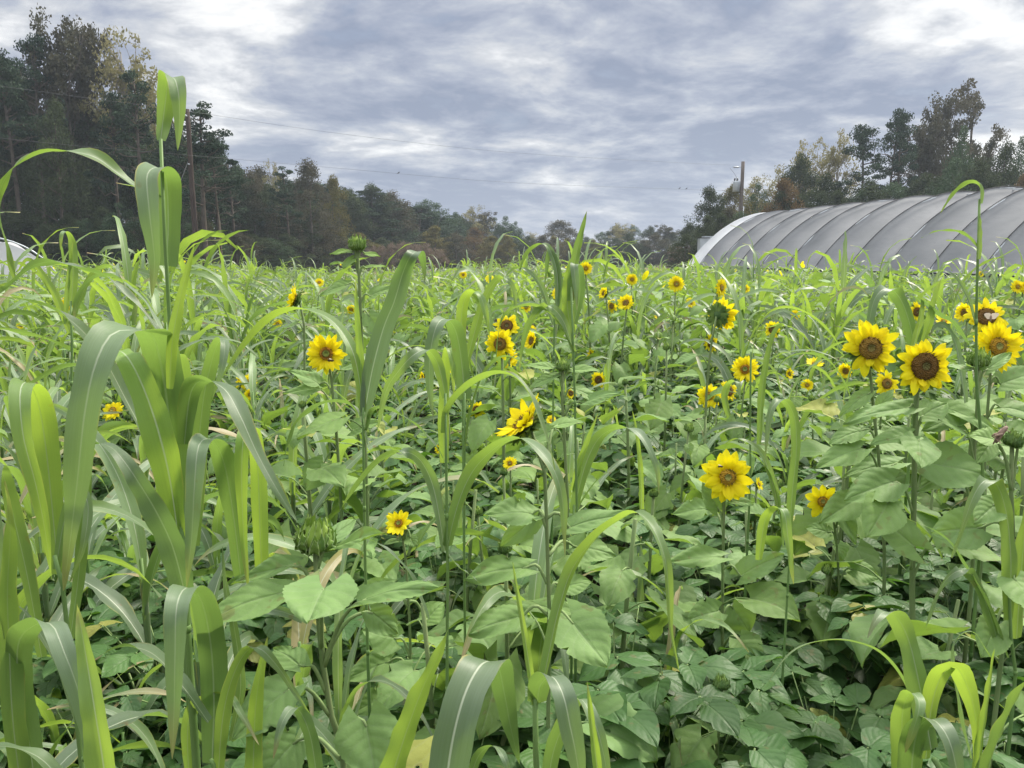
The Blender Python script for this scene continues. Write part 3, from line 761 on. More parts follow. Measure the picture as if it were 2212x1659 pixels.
def vent():
    p = P(1528, 516, 43); root = thing('ventilation_unit', (p[0], 43, 0), 'small pale grey ventilation housing behind the far end of the tunnel', 'vent')
    z0, z1 = P(1512, 560, 43)[2], P(1512, 515, 43)[2]
    mb = MB(); mb.box((-.22, 0, (z0+z1)/2), (.24, .3, (z1-z0)/2)); mb.box((-.22, 0, z1+.02), (.27, .34, .02), 1); mb.build('housing', ['galvanised', 'dark_board'], root, False)
    mb = MB(); mb.box((.17, .1, z1+.02), (.38, .35, .10)); mb.box((.17, .1, (z1+.0)/2-.1), (.05, .05, (z1)/2-.1)); mb.build('hood', ['galvanised'], root, False)
vent()
def shed():
    p = P(1458, 568, 75); root = thing('dark_shed', (p[0], 75, 0), 'small black shed standing left of the far tunnel end', 'shed')
    z1 = P(1458, 544, 75)[2]
    mb = MB(); mb.box((0, 0, z1/2), (.36, .5, z1/2)); mb.build('wall', ['black_rubber'], root, False)
    mb = MB(); mb.box((.03, 0, z1+.03), (.42, .56, .03)); mb.build('roof', ['dark_board'], root, False)
    mb = MB(); mb.box((0, -.51, z1*.42), (.22, .008, z1*.4)); mb.build('door', ['dark_board'], root, False)
shed()

# ---------------------------------------------------------------- trees
def leaf_cloud(mb, centers, radii, npc, size, rng, flat=1.0, tints=None):
    c = np.repeat(np.asarray(centers), npc, 0); r = np.repeat(np.asarray(radii), npc)
    n = len(c); g = rng.normal(size=(n, 3)); g = g/np.linalg.norm(g, axis=1, keepdims=True)*(rng.random(n)**.45)[:, None]
    g[:, 2] *= flat; p = c + g*r[:, None]
    a = nrm(rng.normal(size=(n, 3))); b = nrm(np.cross(a, rng.normal(size=(n, 3))))
    s = size*rng.uniform(.55, 1.35, n)[:, None]
    V = np.stack([p - a*s - b*s*.2, p - b*s*.55, p + a*s, p + b*s*.6], 1).reshape(-1, 3)
    F = np.arange(4*n).reshape(n, 4)
    tt = np.repeat(tints, npc) if tints is not None else rng.random(n)
    tt = np.clip(tt + rng.normal(size=n)*.12, 0, 1)
    C = np.zeros((4*n, 4)); C[:, 0] = np.repeat(tt, 4); C[:, 3] = 1
    mb.raw(V, F, np.zeros((4*n, 2)), C, np.zeros(n, int))
def tree_mesh(kind, seed):
    """unit design: height 10 m; returns trunk mesh and crown mesh"""
    rng = np.random.default_rng(seed); tk = MB(); cr = MB(); H = 10.0
    bark, leaf = 'tree_bark', None
    lean = rng.uniform(-.4, .4, 2)
    def axis(z): return np.array([lean[0]*(z/H)**2, lean[1]*(z/H)**2, z])
    def limb(z0, end, r):
        a = axis(z0); mid = (a+end)/2 + rng.normal(size=3)*.18 + np.array([0, 0, -.08])
        tk.tube(spline([a, mid, end], 5), [r, r*.8, r*.6, r*.45, r*.25], 5)
    if kind == 'pine':
        leaf = 'pine_needles'; tk.tube([axis(z) for z in np.linspace(0, 9.6, 8)], np.linspace(.17, .04, 8), 7)
        cs, rs, ts = [], [], []
        for i in range(40):
            f = rng.random()**.8; z = 4.6 + 5.2*f; R_ = 2.2*(1-f)**.6 + .25
            a = rng.uniform(0, 6.28); q = R_*rng.uniform(.25, 1.0); e = axis(z) + np.array([q*math.cos(a), q*math.sin(a), rng.uniform(-.1, .3)])
            limb(z - .3, e, .045); cs.append(e); rs.append(rng.uniform(.30, .66)); ts.append(rng.random())
        leaf_cloud(cr, cs, rs, 150, .07, rng, .5, np.array(ts))
    elif kind in ('airy', 'pale'):
        leaf = 'red_leaves' if kind == 'airy' else 'pale_leaves'; bark = 'tree_bark' if kind == 'airy' else 'pale_bark'
        tk.tube([axis(z) for z in np.linspace(0, 8.6, 8)], np.linspace(.17, .03, 8), 7)
        cs, rs, ts = [], [], []
        for i in range(14):
            z = rng.uniform(3.0, 7.6); a = rng.uniform(0, 6.28); q = rng.uniform(.9, 2.1)*(1 - (z-3)/9)
            e = axis(z) + np.array([q*math.cos(a), q*math.sin(a), rng.uniform(.9, 1.9)]); limb(z, e, .06); t0 = rng.random()
            for k in range(5):
                e2 = e + rng.normal(size=3)*np.array([.45, .45, .6]); tk.tube([e*.8 + axis(z)*.2, (e+e2)/2, e2], [.022, .016, .008], 4)
                cs.append(e2); rs.append(rng.uniform(.28, .55)); ts.append(t0*.6 + rng.random()*.4)
        for k in range(6):
            e2 = axis(8.6) + rng.normal(size=3)*np.array([.4, .4, .6]); cs.append(e2); rs.append(.4); ts.append(rng.random()); tk.tube([axis(8), e2], [.03, .01], 4)
        leaf_cloud(cr, cs, rs, 95 if kind == 'airy' else 55, .085, rng, 1.0, np.array(ts))
    elif kind in ('round', 'olive', 'redround', 'orange', 'yellow'):
        leaf = {'round': 'green_leaves', 'olive': 'olive_leaves', 'redround': 'red_leaves', 'orange': 'orange_leaves', 'yellow': 'yellow_bush'}[kind]
        tk.tube([axis(z) for z in np.linspace(0, 7.5, 7)], np.linspace(.2, .05, 7), 7)
        cs, rs, ts = [], [], []
        for i in range(96):
            f = rng.random(); z = .5 + 9.1*f; R_ = 2.9*math.sin(min(1, (f*.90+.12))*math.pi)**.6
            a = rng.uniform(0, 6.28); q = R_*rng.random()**.4; e = axis(z) + np.array([q*math.cos(a), q*math.sin(a), rng.uniform(-.2, .3)])
            if i % 3 == 0: limb(max(.5, min(7, z-1.0)), e, .05)
            cs.append(e); rs.append(rng.uniform(.55, .95)); ts.append(rng.random())
        leaf_cloud(cr, cs, rs, 170, .085, rng, .85, np.array(ts))
    elif kind == 'brush':
        leaf = 'brush_twigs'
        for i in range(16):
            a = rng.uniform(0, 6.28); q = rng.uniform(1, 4.5); tk.tube([(q*.2*math.cos(a), q*.2*math.sin(a), 0), (q*math.cos(a), q*math.sin(a), rng.uniform(6, 9))], [.06, .02], 4)
        cs = np.stack([rng.uniform(-4.5, 4.5, 70), rng.uniform(-3, 3, 70), rng.random(70)**.7*9.0], 1)
        leaf_cloud(cr, cs, rng.uniform(.6, 1.3, 70), 90, .14, rng, 1.1, rng.random(70))
    return tk.mesh('trunk', [bark]), cr.mesh('crown', [leaf], False)
TREE = {}
def tree(px, top, d, kind, w=None, label='', group=None, var=None, cat='tree', name=None):
    """crown top at pixel (px, top); w = crown width in pixels"""
    rr = random.Random(int(px*7 + top*13 + d)); v = var if var is not None else rr.randrange(2)
    if (kind, v) not in TREE: TREE[kind, v] = tree_mesh(kind, hash((len(kind), ord(kind[0]), v)) % 1000)
    tm, cm = TREE[kind, v]; p = P(px, top, d); sz = p[2]/9.75
    width = {'pine': 3.6, 'airy': 4.0, 'pale': 4.0, 'brush': 9.5}.get(kind, 5.8)
    sx = (w/FPX*d)/width if w else sz*rr.uniform(.85, 1.15)
    nm = name or {'pine': 'pine_tree', 'brush': 'dry_brush'}.get(kind, 'broadleaf_tree' if sz > .55 else 'bush')
    if cat == 'tree' and nm in ('bush', 'dry_brush'): cat = 'bush'
    r = thing(nm, (p[0], d, 0), label, cat, group, rr.uniform(0, 6.28)); r.scale = (sx, sx, sz)
    link('trunk', tm, r); link('crown', cm, r)
G_L = 'trees of the left wood'; G_C = 'trees of the central far treeline'; G_R = 'trees behind the high tunnel'
for a in [
    (10, 128, 56, 'pine', 130, 'dense dark pine at the far left edge of the wood'), (58, 92, 58, 'pine', 110, 'tall dark green pine left of the sparse rusty tree'),
    (-30, 100, 57, 'olive', 150, 'dark leafy tree cut by the left edge of the picture'),
    (132, 30, 60, 'airy', 150, 'tallest sparse rusty tree rising above the left wood'), (186, 48, 62, 'airy', 110, 'second sparse rusty tree just right of the tallest'),
    (258, 52, 62, 'pale', 150, 'tall pale yellow sparse tree behind the left pines'), (320, 160, 64, 'pale', 110, 'lower pale yellow tree beside the drooping tall grass leaf'),
    (286, 158, 54, 'pine', 130, 'clumpy dark pine below the pale yellow tree'), (235, 215, 55, 'pine', 100, 'smaller dark pine left of the clumpy one'),
    (424, 232, 52, 'pine', 150, 'dark pine standing right behind the left utility pole'), (372, 285, 54, 'pine', 110, 'dark pine left of the utility pole'),
    (462, 300, 55, 'pine', 90, 'pine lobe right of the utility pole against the sky'),
    (498, 345, 64, 'pine', 90, 'dark pine stepping down right of the pole'), (110, 230, 55, 'olive', 120, 'olive brown tree within the left wood'),
    (545, 372, 72, 'redround', 90, 'reddish broadleaf at the step of the left treeline'), (592, 350, 80, 'pale', 60, 'thin pale yellow tree top between the red ones'),
    (618, 366, 72, 'pine', 80, 'dark rounded pine beside the reddish broadleaf'), (668, 354, 76, 'redround', 110, 'broad reddish brown tree right of the dark pine'),
    (714, 388, 82, 'yellow', 80, 'yellowish green tree right of the broad reddish brown one'), (758, 415, 92, 'olive', 80, 'olive tree left of the broad dark round tree'),
    (806, 405, 96, 'olive', 110, 'broad dark olive round tree on the central treeline'), (850, 418, 100, 'redround', 110, 'brown round tree right of the dark olive one')]:
    tree(*a, group=G_L)
for a in [
    (915, 433, 112, 'round', 80, 'bushy green tree right of the brown round tree'), (948, 444, 112, 'round', 90, 'dark green tree stepping down towards the centre'),
    (988, 463, 118, 'round', 60, 'small dark green tree at the end of the dense wood'), (1020, 446, 124, 'pale', 62, 'light sparse tree with sky showing through'),
    (1044, 458, 126, 'airy', 50, 'thin reddish tree beside the light sparse one'), (1066, 474, 128, 'round', 56, 'green tree right of the thin reddish one'),
    (1095, 471, 128, 'round', 54, 'rounded green tree near the centre gap'), (1115, 482, 130, 'round', 36, 'narrow green tree edging the centre gap'),
    (1150, 502, 160, 'pale', 44, 'faint pale tree in the centre gap'), (1204, 480, 150, 'redround', 90, 'purple brown rounded tree in the centre of the horizon'),
    (1246, 508, 160, 'round', 44, 'low green tree right of the purple brown one'), (1270, 514, 160, 'olive', 46, 'low olive tree in the far gap'), (1296, 502, 150, 'round', 44, 'small green tree left of the yellowish group'),
    (1340, 480, 140, 'pale', 60, 'yellowish green tree of the far right centre group'), (1334, 490, 142, 'olive', 70, 'olive tree backing the yellowish green one'), (1370, 488, 140, 'round', 50, 'green tree right of the yellowish one'),
    (1404, 492, 138, 'olive', 50, 'olive tree left of the small reddish tree'), (1441, 487, 132, 'airy', 50, 'small sparse reddish tree left of the tunnel'), (1455, 505, 130, 'olive', 44, 'low olive tree just left of the tunnel end'),
    (1352, 524, 120, 'orange', 44, 'orange brown bush before the yellowish group'), (940, 492, 100, 'yellow', 70, 'yellow olive bush below the dark green trees'),
    (1024, 495, 108, 'orange', 60, 'brown bush below the light sparse tree'), (1058, 512, 104, 'yellow', 60, 'olive yellow bush right of the brown one'), (1098, 511, 104, 'yellow', 40, 'yellowish bush near the centre gap'),
    (1130, 520, 108, 'olive', 50, 'low olive bush at the centre gap'), (985, 505, 100, 'redround', 60, 'reddish brown bush below the dense wood end'),
    (1290, 530, 125, 'olive', 60, 'low olive scrub right of the purple tree'), (1395, 520, 118, 'redround', 60, 'brown scrub left of the black shed'), (1170, 528, 112, 'redround', 50, 'brown scrub left of the white truck')]:
    a = list(a); a[4] *= 1.2; tree(*a, group=G_C)
for a in [
    (1493, 486, 70, 'olive', 50, 'low dark bushy tree at the left end behind the tunnel'), (1540, 410, 66, 'olive', 90, 'large olive tree left of the transformer pole'),
    (1584, 402, 68, 'yellow', 80, 'olive yellow tree behind the transformer pole'), (1631, 383, 74, 'pale', 70, 'pale sparse tree right of the transformer pole'), (1640, 402, 70, 'round', 60, 'green tree right of the transformer pole'),
    (1690, 362, 74, 'pale', 80, 'pale yellow tree above the orange brown bush'), (1695, 395, 58, 'orange', 84, 'orange brown rounded tree above the tunnel ridge'),
    (1744, 298, 72, 'pale', 80, 'tall sparse yellowish tree behind the tunnel'), (1813, 276, 72, 'pale', 66, 'leaning sparse yellowish tree with a forked top'),
    (1735, 345, 66, 'olive', 90, 'dark green tree under the tall sparse yellowish one'), (1784, 384, 60, 'olive', 90, 'dark olive tree above the tunnel ridge'), (1818, 395, 60, 'pine', 60, 'small dark pine left of the slender pines'),
    (1877, 280, 62, 'pine', 84, 'left slender pine with sky between its tiers'), (1930, 262, 64, 'pine', 72, 'middle slender pine of the trio'), (1956, 247, 62, 'pine', 66, 'tallest slender pine of the trio'),
    (1995, 268, 66, 'airy', 80, 'reddish tree right of the slender pines'), (2042, 204, 68, 'airy', 90, 'tall rusty tree with a narrow top'), (2108, 186, 70, 'airy', 110, 'tallest rusty tree at the right'),
    (2145, 280, 66, 'airy', 70, 'rusty branchy tree against the bright cloud'), (2076, 286, 58, 'round', 76, 'bluish green bushy tree before the rusty trees'), (2056, 352, 54, 'round', 110, 'low green tree above the tunnel at the right'),
    (2110, 352, 54, 'olive', 100, 'dark olive tree right of the low green one'), (2168, 318, 58, 'olive', 90, 'dark tree near the right edge'), (2203, 308, 60, 'round', 80, 'green tree cut by the right edge'), (2214, 385, 52, 'orange', 60, 'orange brown bush at the right edge'),
    (1870, 395, 58, 'olive', 110, 'dark bushy tree below the slender pines'), (1930, 398, 58, 'round', 110, 'dark green bushy tree right below the pines'), (1990, 385, 58, 'olive', 110, 'dark bushy tree below the reddish tree'),
    (1580, 455, 62, 'redround', 60, 'brown bush at the foot of the transformer pole'), (1530, 470, 62, 'olive', 60, 'dark bush between pole and tunnel end'), (1473, 528, 68, 'brush', 44, 'pale dry brush left of the tunnel end')]:
    a = list(a); a[4] *= 1.22; tree(*a, group=G_R)
TL = [(10, 'the far left pine'), (58, 'the tall left pine'), (130, 'the tallest rusty tree'), (190, 'the second rusty tree'), (260, 'the tall pale tree'), (330, 'the folded flag leaf'), (372, 'the pole side pine'), (424, 'the left utility pole'),
 (500, 'the stepping pine'), (545, 'the first reddish tree'), (618, 'the rounded pine'), (668, 'the broad reddish tree'), (714, 'the yellowish tree'), (772, 'the tall horizon bud'), (806, 'the broad olive tree'), (868, 'the pinkish dry brush'), (915, 'the bushy green tree'),
 (1020, 'the light sparse tree'), (1100, 'the rounded gap tree'), (1204, 'the purple brown tree'), (1268, 'the pointed spear leaf'), (1340, 'the yellowish far group'), (1441, 'the small reddish tree'), (1510, 'the tunnel end'),
 (1605, 'the transformer pole'), (1695, 'the orange brown tree'), (1744, 'the sparse yellowish tree'), (1813, 'the forked pale tree'), (1877, 'the left slender pine'), (1956, 'the tallest slender pine'), (2042, 'the narrow rusty tree'), (2108, 'the tallest right rusty tree'), (2190, 'the right edge tree')]
TSET = set(); KW = {'olive': 'olive leaved', 'pine': 'dark pine', 'redround': 'brownish', 'round': 'green', 'yellow': 'yellowish', 'orange': 'orange brown'}
def tlabel(px, kind, what, row):
    for n_, L in sorted((abs(px-L[0]), L[1]) for L in TL)[:8]:
        for rel in ((('left of' if px < dict((b, a) for a, b in TL)[L] else 'right of') if n_ > 10 else 'behind'), 'behind and beside'):
            lab = f'{row} {KW[kind]} {what} {rel} {L}'
            if lab not in TSET: TSET.add(lab); return lab
    return lab
# second and third rows and undergrowth so that the wood is closed below
rr = random.Random(5)
def skyline(x):
    return float(np.interp(x, [-200, 0, 60, 100, 200, 330, 430, 470, 520, 620, 700, 800, 900, 1000, 1100], [110, 130, 130, 190, 200, 250, 250, 330, 370, 385, 400, 420, 440, 478, 498]))
def dist(x): return float(np.interp(x, [-200, 400, 550, 700, 850, 1000, 1150], [56, 56, 70, 82, 98, 116, 130]))
for row, (dd, dy, step) in enumerate(((5, 45, 52), (11, 28, 46), (17, 60, 50))):
    x = -150 + row*20
    while x < 1010:
        k = rr.choice(['olive', 'olive', 'pine', 'redround', 'round', 'round', 'pine']); t_ = skyline(x)
        tree(x + rr.uniform(-12, 12), t_ + dy*(1 if x < 450 else .12) + rr.uniform(-12, 22), dist(x) + dd, k, step*2.6*(1 if x < 500 else 1.0),
             tlabel(x, k, 'tree', ['second row', 'third row', 'back row'][row]), 'inner trees of the left wood'); x += step
x = -140
while x < 1480:
    near = dist(x) if x < 1100 else 120
    k = rr.choice(['olive', 'redround', 'yellow', 'olive', 'round']) if x > 420 else rr.choice(['olive', 'olive', 'round', 'olive', 'redround'])
    h = rr.uniform(60, 125) if x < 450 else (rr.uniform(38, 70) if x < 800 else rr.uniform(26, 52))
    tree(x, 560 - h, near - rr.uniform(1, 5), k, rr.uniform(70, 120)*(1 if x < 900 else .6), tlabel(x, k, 'shrub', 'low'), 'undergrowth along the treeline', cat='shrub', name='shrub'); x += 40 if x < 900 else 27
for x, t_, d, w_ in ((830, 528, 84, 'second from the left in'), (868, 521, 84, 'tallest and middle of'), (905, 524, 85, 'fourth from the left in'), (800, 535, 84, 'leftmost of'), (940, 535, 86, 'rightmost of')):
    tree(x, t_, d, 'brush', 52, f'pinkish brown dry brush, {w_} the patch below the central wood', 'dry brush patch', cat='brush')
for x in range(1480, 2260, 42):
    k = rr.choice(['olive', 'round', 'olive'])
    tree(x, float(np.interp(x, [1480, 1600, 1700, 2000, 2250], [520, 455, 425, 400, 395])) + rr.uniform(-12, 14), 57 + rr.uniform(0, 3), k, 90,
         tlabel(x, k, 'tree', 'closed'), 'inner trees behind the tunnel')

# ---------------------------------------------------------------- sorghum plants of the foreground
X_, Xl, Xr, UP = (1, .15, -.2), (1, -.3, 0), (1, .3, 0), (.15, 1, -.45)
def hero_grass(label, d, stem, blades, sw=9, name='sorghum_plant'):
    """stem and blades in photograph pixels; every blade point may carry a depth offset in metres"""
    sp = [P(q[0], q[1], d + (q[2] if len(q) > 2 else 0)) for q in stem]
    b0 = sp[0].copy(); base = np.array([b0[0] + (sp[0][0]-sp[-1][0])*.15, b0[1], 0.0])
    root = thing(name, tuple(base), label, 'grass plant', 'tall sorghum grass plants of the foreground')
    pts = [np.zeros(3)] + [p - base for p in sp]; n = 14; sw_m = sw*d/FPX/2
    mb = MB(); C = spline(pts, n); rad = np.linspace(sw_m*1.15, sw_m*.55, n)
    mb.tube(C, rad, 9); 
    for k in range(2, n-1, 3): mb.tube([C[k] - (C[k]-C[k-1])*.06, C[k], C[k] + (C[k+1]-C[k])*.06], [rad[k], rad[k]*1.28, rad[k]], 9)
    mb.build('stem', ['grass_stem'], root)
    for i, b in enumerate(blades):
        W, S, tint, bp = b[0], b[1], b[2], b[3]; opt = b[4] if len(b) > 4 else {}
        rng = random.Random(hash((int(d*100), i, int(bp[0][0]))) % 9999)
        pp = [P(q[0], q[1], d + (q[2] if len(q) > 2 else 0)) - base for q in bp]
        mb = MB(); kw = dict(n=44, m=7, keel=.16, wave=.055, base=.55); kw.update(opt)
        blade(mb, pp, W*d/FPX, S, tint=(tint, .25 + .6*rng.random()), rng=rng, **kw)
        mb.build('leaf', ['sorghum_leaf'], root)
    return root
hero_grass('large sorghum clump with broad bending blades and one bright yellow leaf at left', .95,
  [(412, 1480), (405, 1300), (395, 1150), (388, 1060)], [
  (86, X_, .15, [(392, 1190, .02), (378, 1040, .03), (362, 880, .03), (344, 770, .03), (326, 722, -.01), (292, 714, -.05), (242, 722, -.09), (205, 790, -.12), (182, 900, -.13), (168, 1030, -.13), (150, 1180, -.12), (138, 1275, -.11)], {'wave': .05, 'base': .55}),
  (68, X_, 1.0, [(388, 1180, .0), (366, 1030, -.01), (336, 910, -.01), (300, 815, .0), (266, 762, .02), (238, 766, .10), (215, 820, .16)], {'base': .4}),
  (62, UP, .1, [(380, 1120, .08), (330, 980, .10), (270, 860, .10), (215, 760, .08), (150, 690, .04), (70, 652, 0), (-40, 636, -.03)], {'wave': .03}),
  (54, X_, .15, [(522, 1260, .06), (505, 1120, .05), (484, 1000, .04), (458, 952, .0), (430, 962, -.05), (420, 1050, -.07), (414, 1160, -.07), (402, 1275, -.06)]),
  (40, X_, 1.0, [(568, 1300, .10), (562, 1150, .10), (556, 1000, .10), (545, 932, .07), (528, 938, .03), (522, 1020, .02), (526, 1150, .02), (538, 1290, .02)], {'base': .8}),
  (50, (1, .7, -.4), .1, [(398, 960, .03), (412, 850, .03), (440, 822, .02), (486, 842, 0), (520, 900, -.02), (556, 980, -.03), (600, 1060, -.04), (644, 1130, -.04)]),
  (58, (1, .5, -.3), .0, [(404, 1300, .0), (376, 1190, -.04), (340, 1110, -.07), (298, 1040, -.09), (260, 985, -.09), (232, 962, -.08), (202, 957, -.06)], {'wave': .05}),
  (34, UP, .1, [(384, 1130, .12), (350, 960, .14), (290, 850, .15), (220, 800, .15), (140, 792, .14), (60, 830, .12), (-10, 852, .1)]),
  (42, X_, .2, [(420, 1180, .1), (428, 980, .1), (440, 860, .1), (455, 790, .1), (470, 742, .08), (486, 740, .05), (478, 800, .03), (455, 870, .03)]),
  (40, X_, .35, [(405, 900, .1), (398, 830, .1), (386, 775, .08), (370, 770, .05), (372, 830, .04), (376, 900, .04)]),
  (26, X_, .9, [(366, 840, .0), (372, 740, 0), (384, 670, 0), (400, 600, 0), (420, 528, 0)], {'base': .5}),
  ], 26)
hero_grass('tallest sorghum stalk at left with a folded flag leaf against the sky', 1.1,
  [(392, 1300), (382, 1050), (372, 800), (364, 650), (358, 560), (352, 400), (348, 330), (347, 300)], [
  (44, X_, .35, [(347, 302, 0), (352, 262, .01), (358, 215, .01), (364, 172, 0), (378, 172, -.035), (386, 205, -.05), (388, 250, -.05), (384, 325, -.05)], {'base': .35, 'keel': .28, 'wave': .0}),
  (56, X_, .12, [(358, 574, .012), (363, 500, .02), (362, 430, .02), (356, 378, .01), (338, 362, -.04), (318, 380, -.07), (322, 450, -.085), (330, 520, -.085), (334, 570, -.08), (328, 645, -.075)], {'base': .72, 'wave': .03}),
  (34, (.1, 1, .3), .35, [(352, 425, .02), (322, 412, .03), (292, 400, .03), (255, 375, .02), (210, 342, .0), (160, 328, -.02), (105, 328, -.03), (60, 344, -.03), (20, 372, -.03), (-2, 420, -.02), (0, 470, -.01), (14, 530, 0), (34, 602, .01)], {'wave': .16, 'base': .5}),
  (24, (.1, 1, .3), .05, [(352, 735, .0), (318, 680, .0), (275, 640, 0), (232, 598, .0), (180, 584, 0), (130, 566, 0), (82, 570, 0), (45, 592, .0), (0, 628, 0), (-40, 650, 0)], {'wave': .22, 'twist': 1.2}),
  (26, UP, .1, [(372, 800, 0), (340, 700, .05), (300, 640, .08), (250, 600, .1), (200, 600, .1), (165, 650, .1), (160, 720, .1)]),
  ], 13)
hero_grass('sorghum plant with a tall folded pale blade at the left edge', .85,
  [(150, 1400), (128, 1260), (118, 1200)], [
  (56, X_, .9, [(126, 1240, .03), (112, 1090, .04), (98, 960, .04), (82, 870, .03), (60, 828, -.01), (44, 846, -.05), (50, 940, -.07), (78, 1050, -.075), (98, 1150, -.07), (112, 1250, -.06)]),
  (26, X_, .5, [(120, 1230, .0), (140, 1120, .02), (165, 1060, .03), (190, 1090, .02), (180, 1180, .0), (150, 1260, 0)]),
  (30, X_, .2, [(152, 1380, .05), (170, 1240, .06), (180, 1120, .06), (185, 1010, .06), (178, 960, .05), (168, 1010, .03), (160, 1110, .02), (142, 1240, .01)], {'base': .6}),
  (40, X_, .3, [(90, 1420, .05), (60, 1250, .05), (30, 1120, .05), (8, 1030, .03), (-10, 1010, -.02), (-14, 1090, -.05), (0, 1200, -.06), (10, 1380, -.06)]),
  (20, UP, .2, [(118, 1200, .1), (60, 1040, .12), (10, 960, .1), (-40, 930, .1)]),
  ], 16)
hero_grass('sorghum plant in the lower left corner with a white ribbed blade', .75,
  [(210, 1760), (190, 1690), (180, 1640)], [
  (66, X_, .05, [(82, 1740, .05), (62, 1600, .05), (40, 1480, .05), (40, 1390, .03), (72, 1352, -.01), (112, 1350, -.05), (140, 1410, -.07), (172, 1500, -.08), (204, 1620, -.08), (240, 1780, -.07)], {'wave': .03}),
  (56, X_, .85, [(238, 1760, -.1), (222, 1640, -.10), (206, 1540, -.10), (188, 1430, -.09), (166, 1305, -.08)], {'base': .9, 'keel': .3}),
  (50, UP, .3, [(160, 1740, 0), (110, 1660, 0), (60, 1624, 0), (0, 1612, 0), (-70, 1624, 0)]),
  (58, X_, .55, [(52, 1760, .05), (28, 1560, .04), (20, 1400, .04), (16, 1280, .03), (22, 1130, .01), (10, 1040, 0)], {'base': .8}),
  (34, UP, .1, [(190, 1700, .12), (150, 1500, .12), (60, 1330, .12), (-20, 1290, .12)]),
  ], 26)
hero_grass('sorghum plant whose broad grey green blade hangs beside the sunflower bud', .85,
  [(470, 1760), (462, 1690), (455, 1640)], [
  (72, X_, .05, [(458, 1650, .05), (462, 1520, .06), (456, 1400, .05), (436, 1300, .02), (404, 1270, -.02), (382, 1310, -.06), (378, 1420, -.07), (376, 1530, -.07), (372, 1640, -.07)], {'wave': .03, 'base': .7}),
  (54, UP, .0, [(450, 1560, .05), (400, 1490, .05), (340, 1420, .04), (290, 1398, .02), (245, 1402, .0), (205, 1425, 0)]),
  (34, X_, .5, [(470, 1700, 0), (480, 1560, 0), (500, 1470, 0), (530, 1410, 0), (560, 1400, .0), (600, 1440, 0), (640, 1500, 0), (672, 1545, 0)]),
  (44, X_, .8, [(545, 1760, .05), (548, 1620, .05), (555, 1500, .05), (578, 1375, .05)], {'base': .9}),
  (36, X_, .6, [(410, 1700, .1), (405, 1600, .1), (412, 1540, .1), (440, 1510, .08), (490, 1500, .05), (520, 1540, .02), (560, 1610, 0)]),
  (26, X_, .2, [(500, 1600, .1), (520, 1480, .1), (505, 1350, .1), (488, 1270, .1), (480, 1180, .1)]),
  (36, X_, .0, [(690, 1720, .0), (670, 1590, .0), (640, 1530, 0), (610, 1560, -.02), (590, 1640, -.03)]),
  ], 16)
hero_grass('sorghum plant with a wide arching blade at the bottom centre', .75,
  [(905, 1780), (900, 1730), (895, 1690)], [
  (96, X_, .0, [(958, 1790, -.05), (968, 1660, -.04), (986, 1560, -.03), (1012, 1480, -.01), (1045, 1432, .02), (1075, 1440, .06), (1090, 1500, .08), (1103, 1570, .085), (1122, 1650, .09)], {'wave': .02, 'keel': .12, 'base': .8}),
  (66, (1, .4, 0), .65, [(820, 1790, 0), (850, 1670, 0), (882, 1570, 0), (916, 1480, 0), (945, 1420, 0), (966, 1362, 0)], {'base': .95, 'keel': .22}),
  (26, X_, .1, [(1010, 1720, .05), (1030, 1640, .05), (1062, 1612, .03), (1090, 1640, .0), (1110, 1720, 0)]),
  ], 20)
hero_grass('upright sorghum shoot at bottom centre with a long blade bowing right', .9,
  [(1162, 1760), (1158, 1640), (1156, 1560), (1156, 1500)], [
  (17, X_, .8, [(1154, 1520, 0), (1142, 1430, 0), (1128, 1340, 0), (1116, 1270, 0), (1107, 1212, 0)], {'base': .8, 'keel': .5}),
  (38, (1, .6, -.2), .6, [(1166, 1510, 0), (1186, 1410, .02), (1206, 1320, .04), (1236, 1230, .06), (1284, 1165, .06), (1336, 1124, .04), (1376, 1108, .0), (1410, 1140, -.04), (1436, 1205, -.06), (1445, 1290, -.06), (1450, 1370, -.05), (1466, 1445, -.04)], {'wave': .03, 'keel': .3}),
  (58, X_, .1, [(1160, 1520, 0), (1168, 1480, -.02), (1192, 1462, -.05), (1216, 1500, -.08), (1232, 1570, -.09), (1246, 1640, -.09), (1262, 1760, -.08)], {'base': .8, 'wave': .02}),
  (46, X_, .15, [(1178, 1760, .05), (1192, 1640, .06), (1220, 1560, .05), (1252, 1510, .03), (1284, 1560, .0), (1306, 1640, -.01), (1320, 1740, -.01)]),
  (22, X_, .9, [(1300, 1760, -.05), (1290, 1660, -.05), (1278, 1560, -.05), (1268, 1470, -.05)], {'base': .9, 'keel': .4}),
  ], 24)
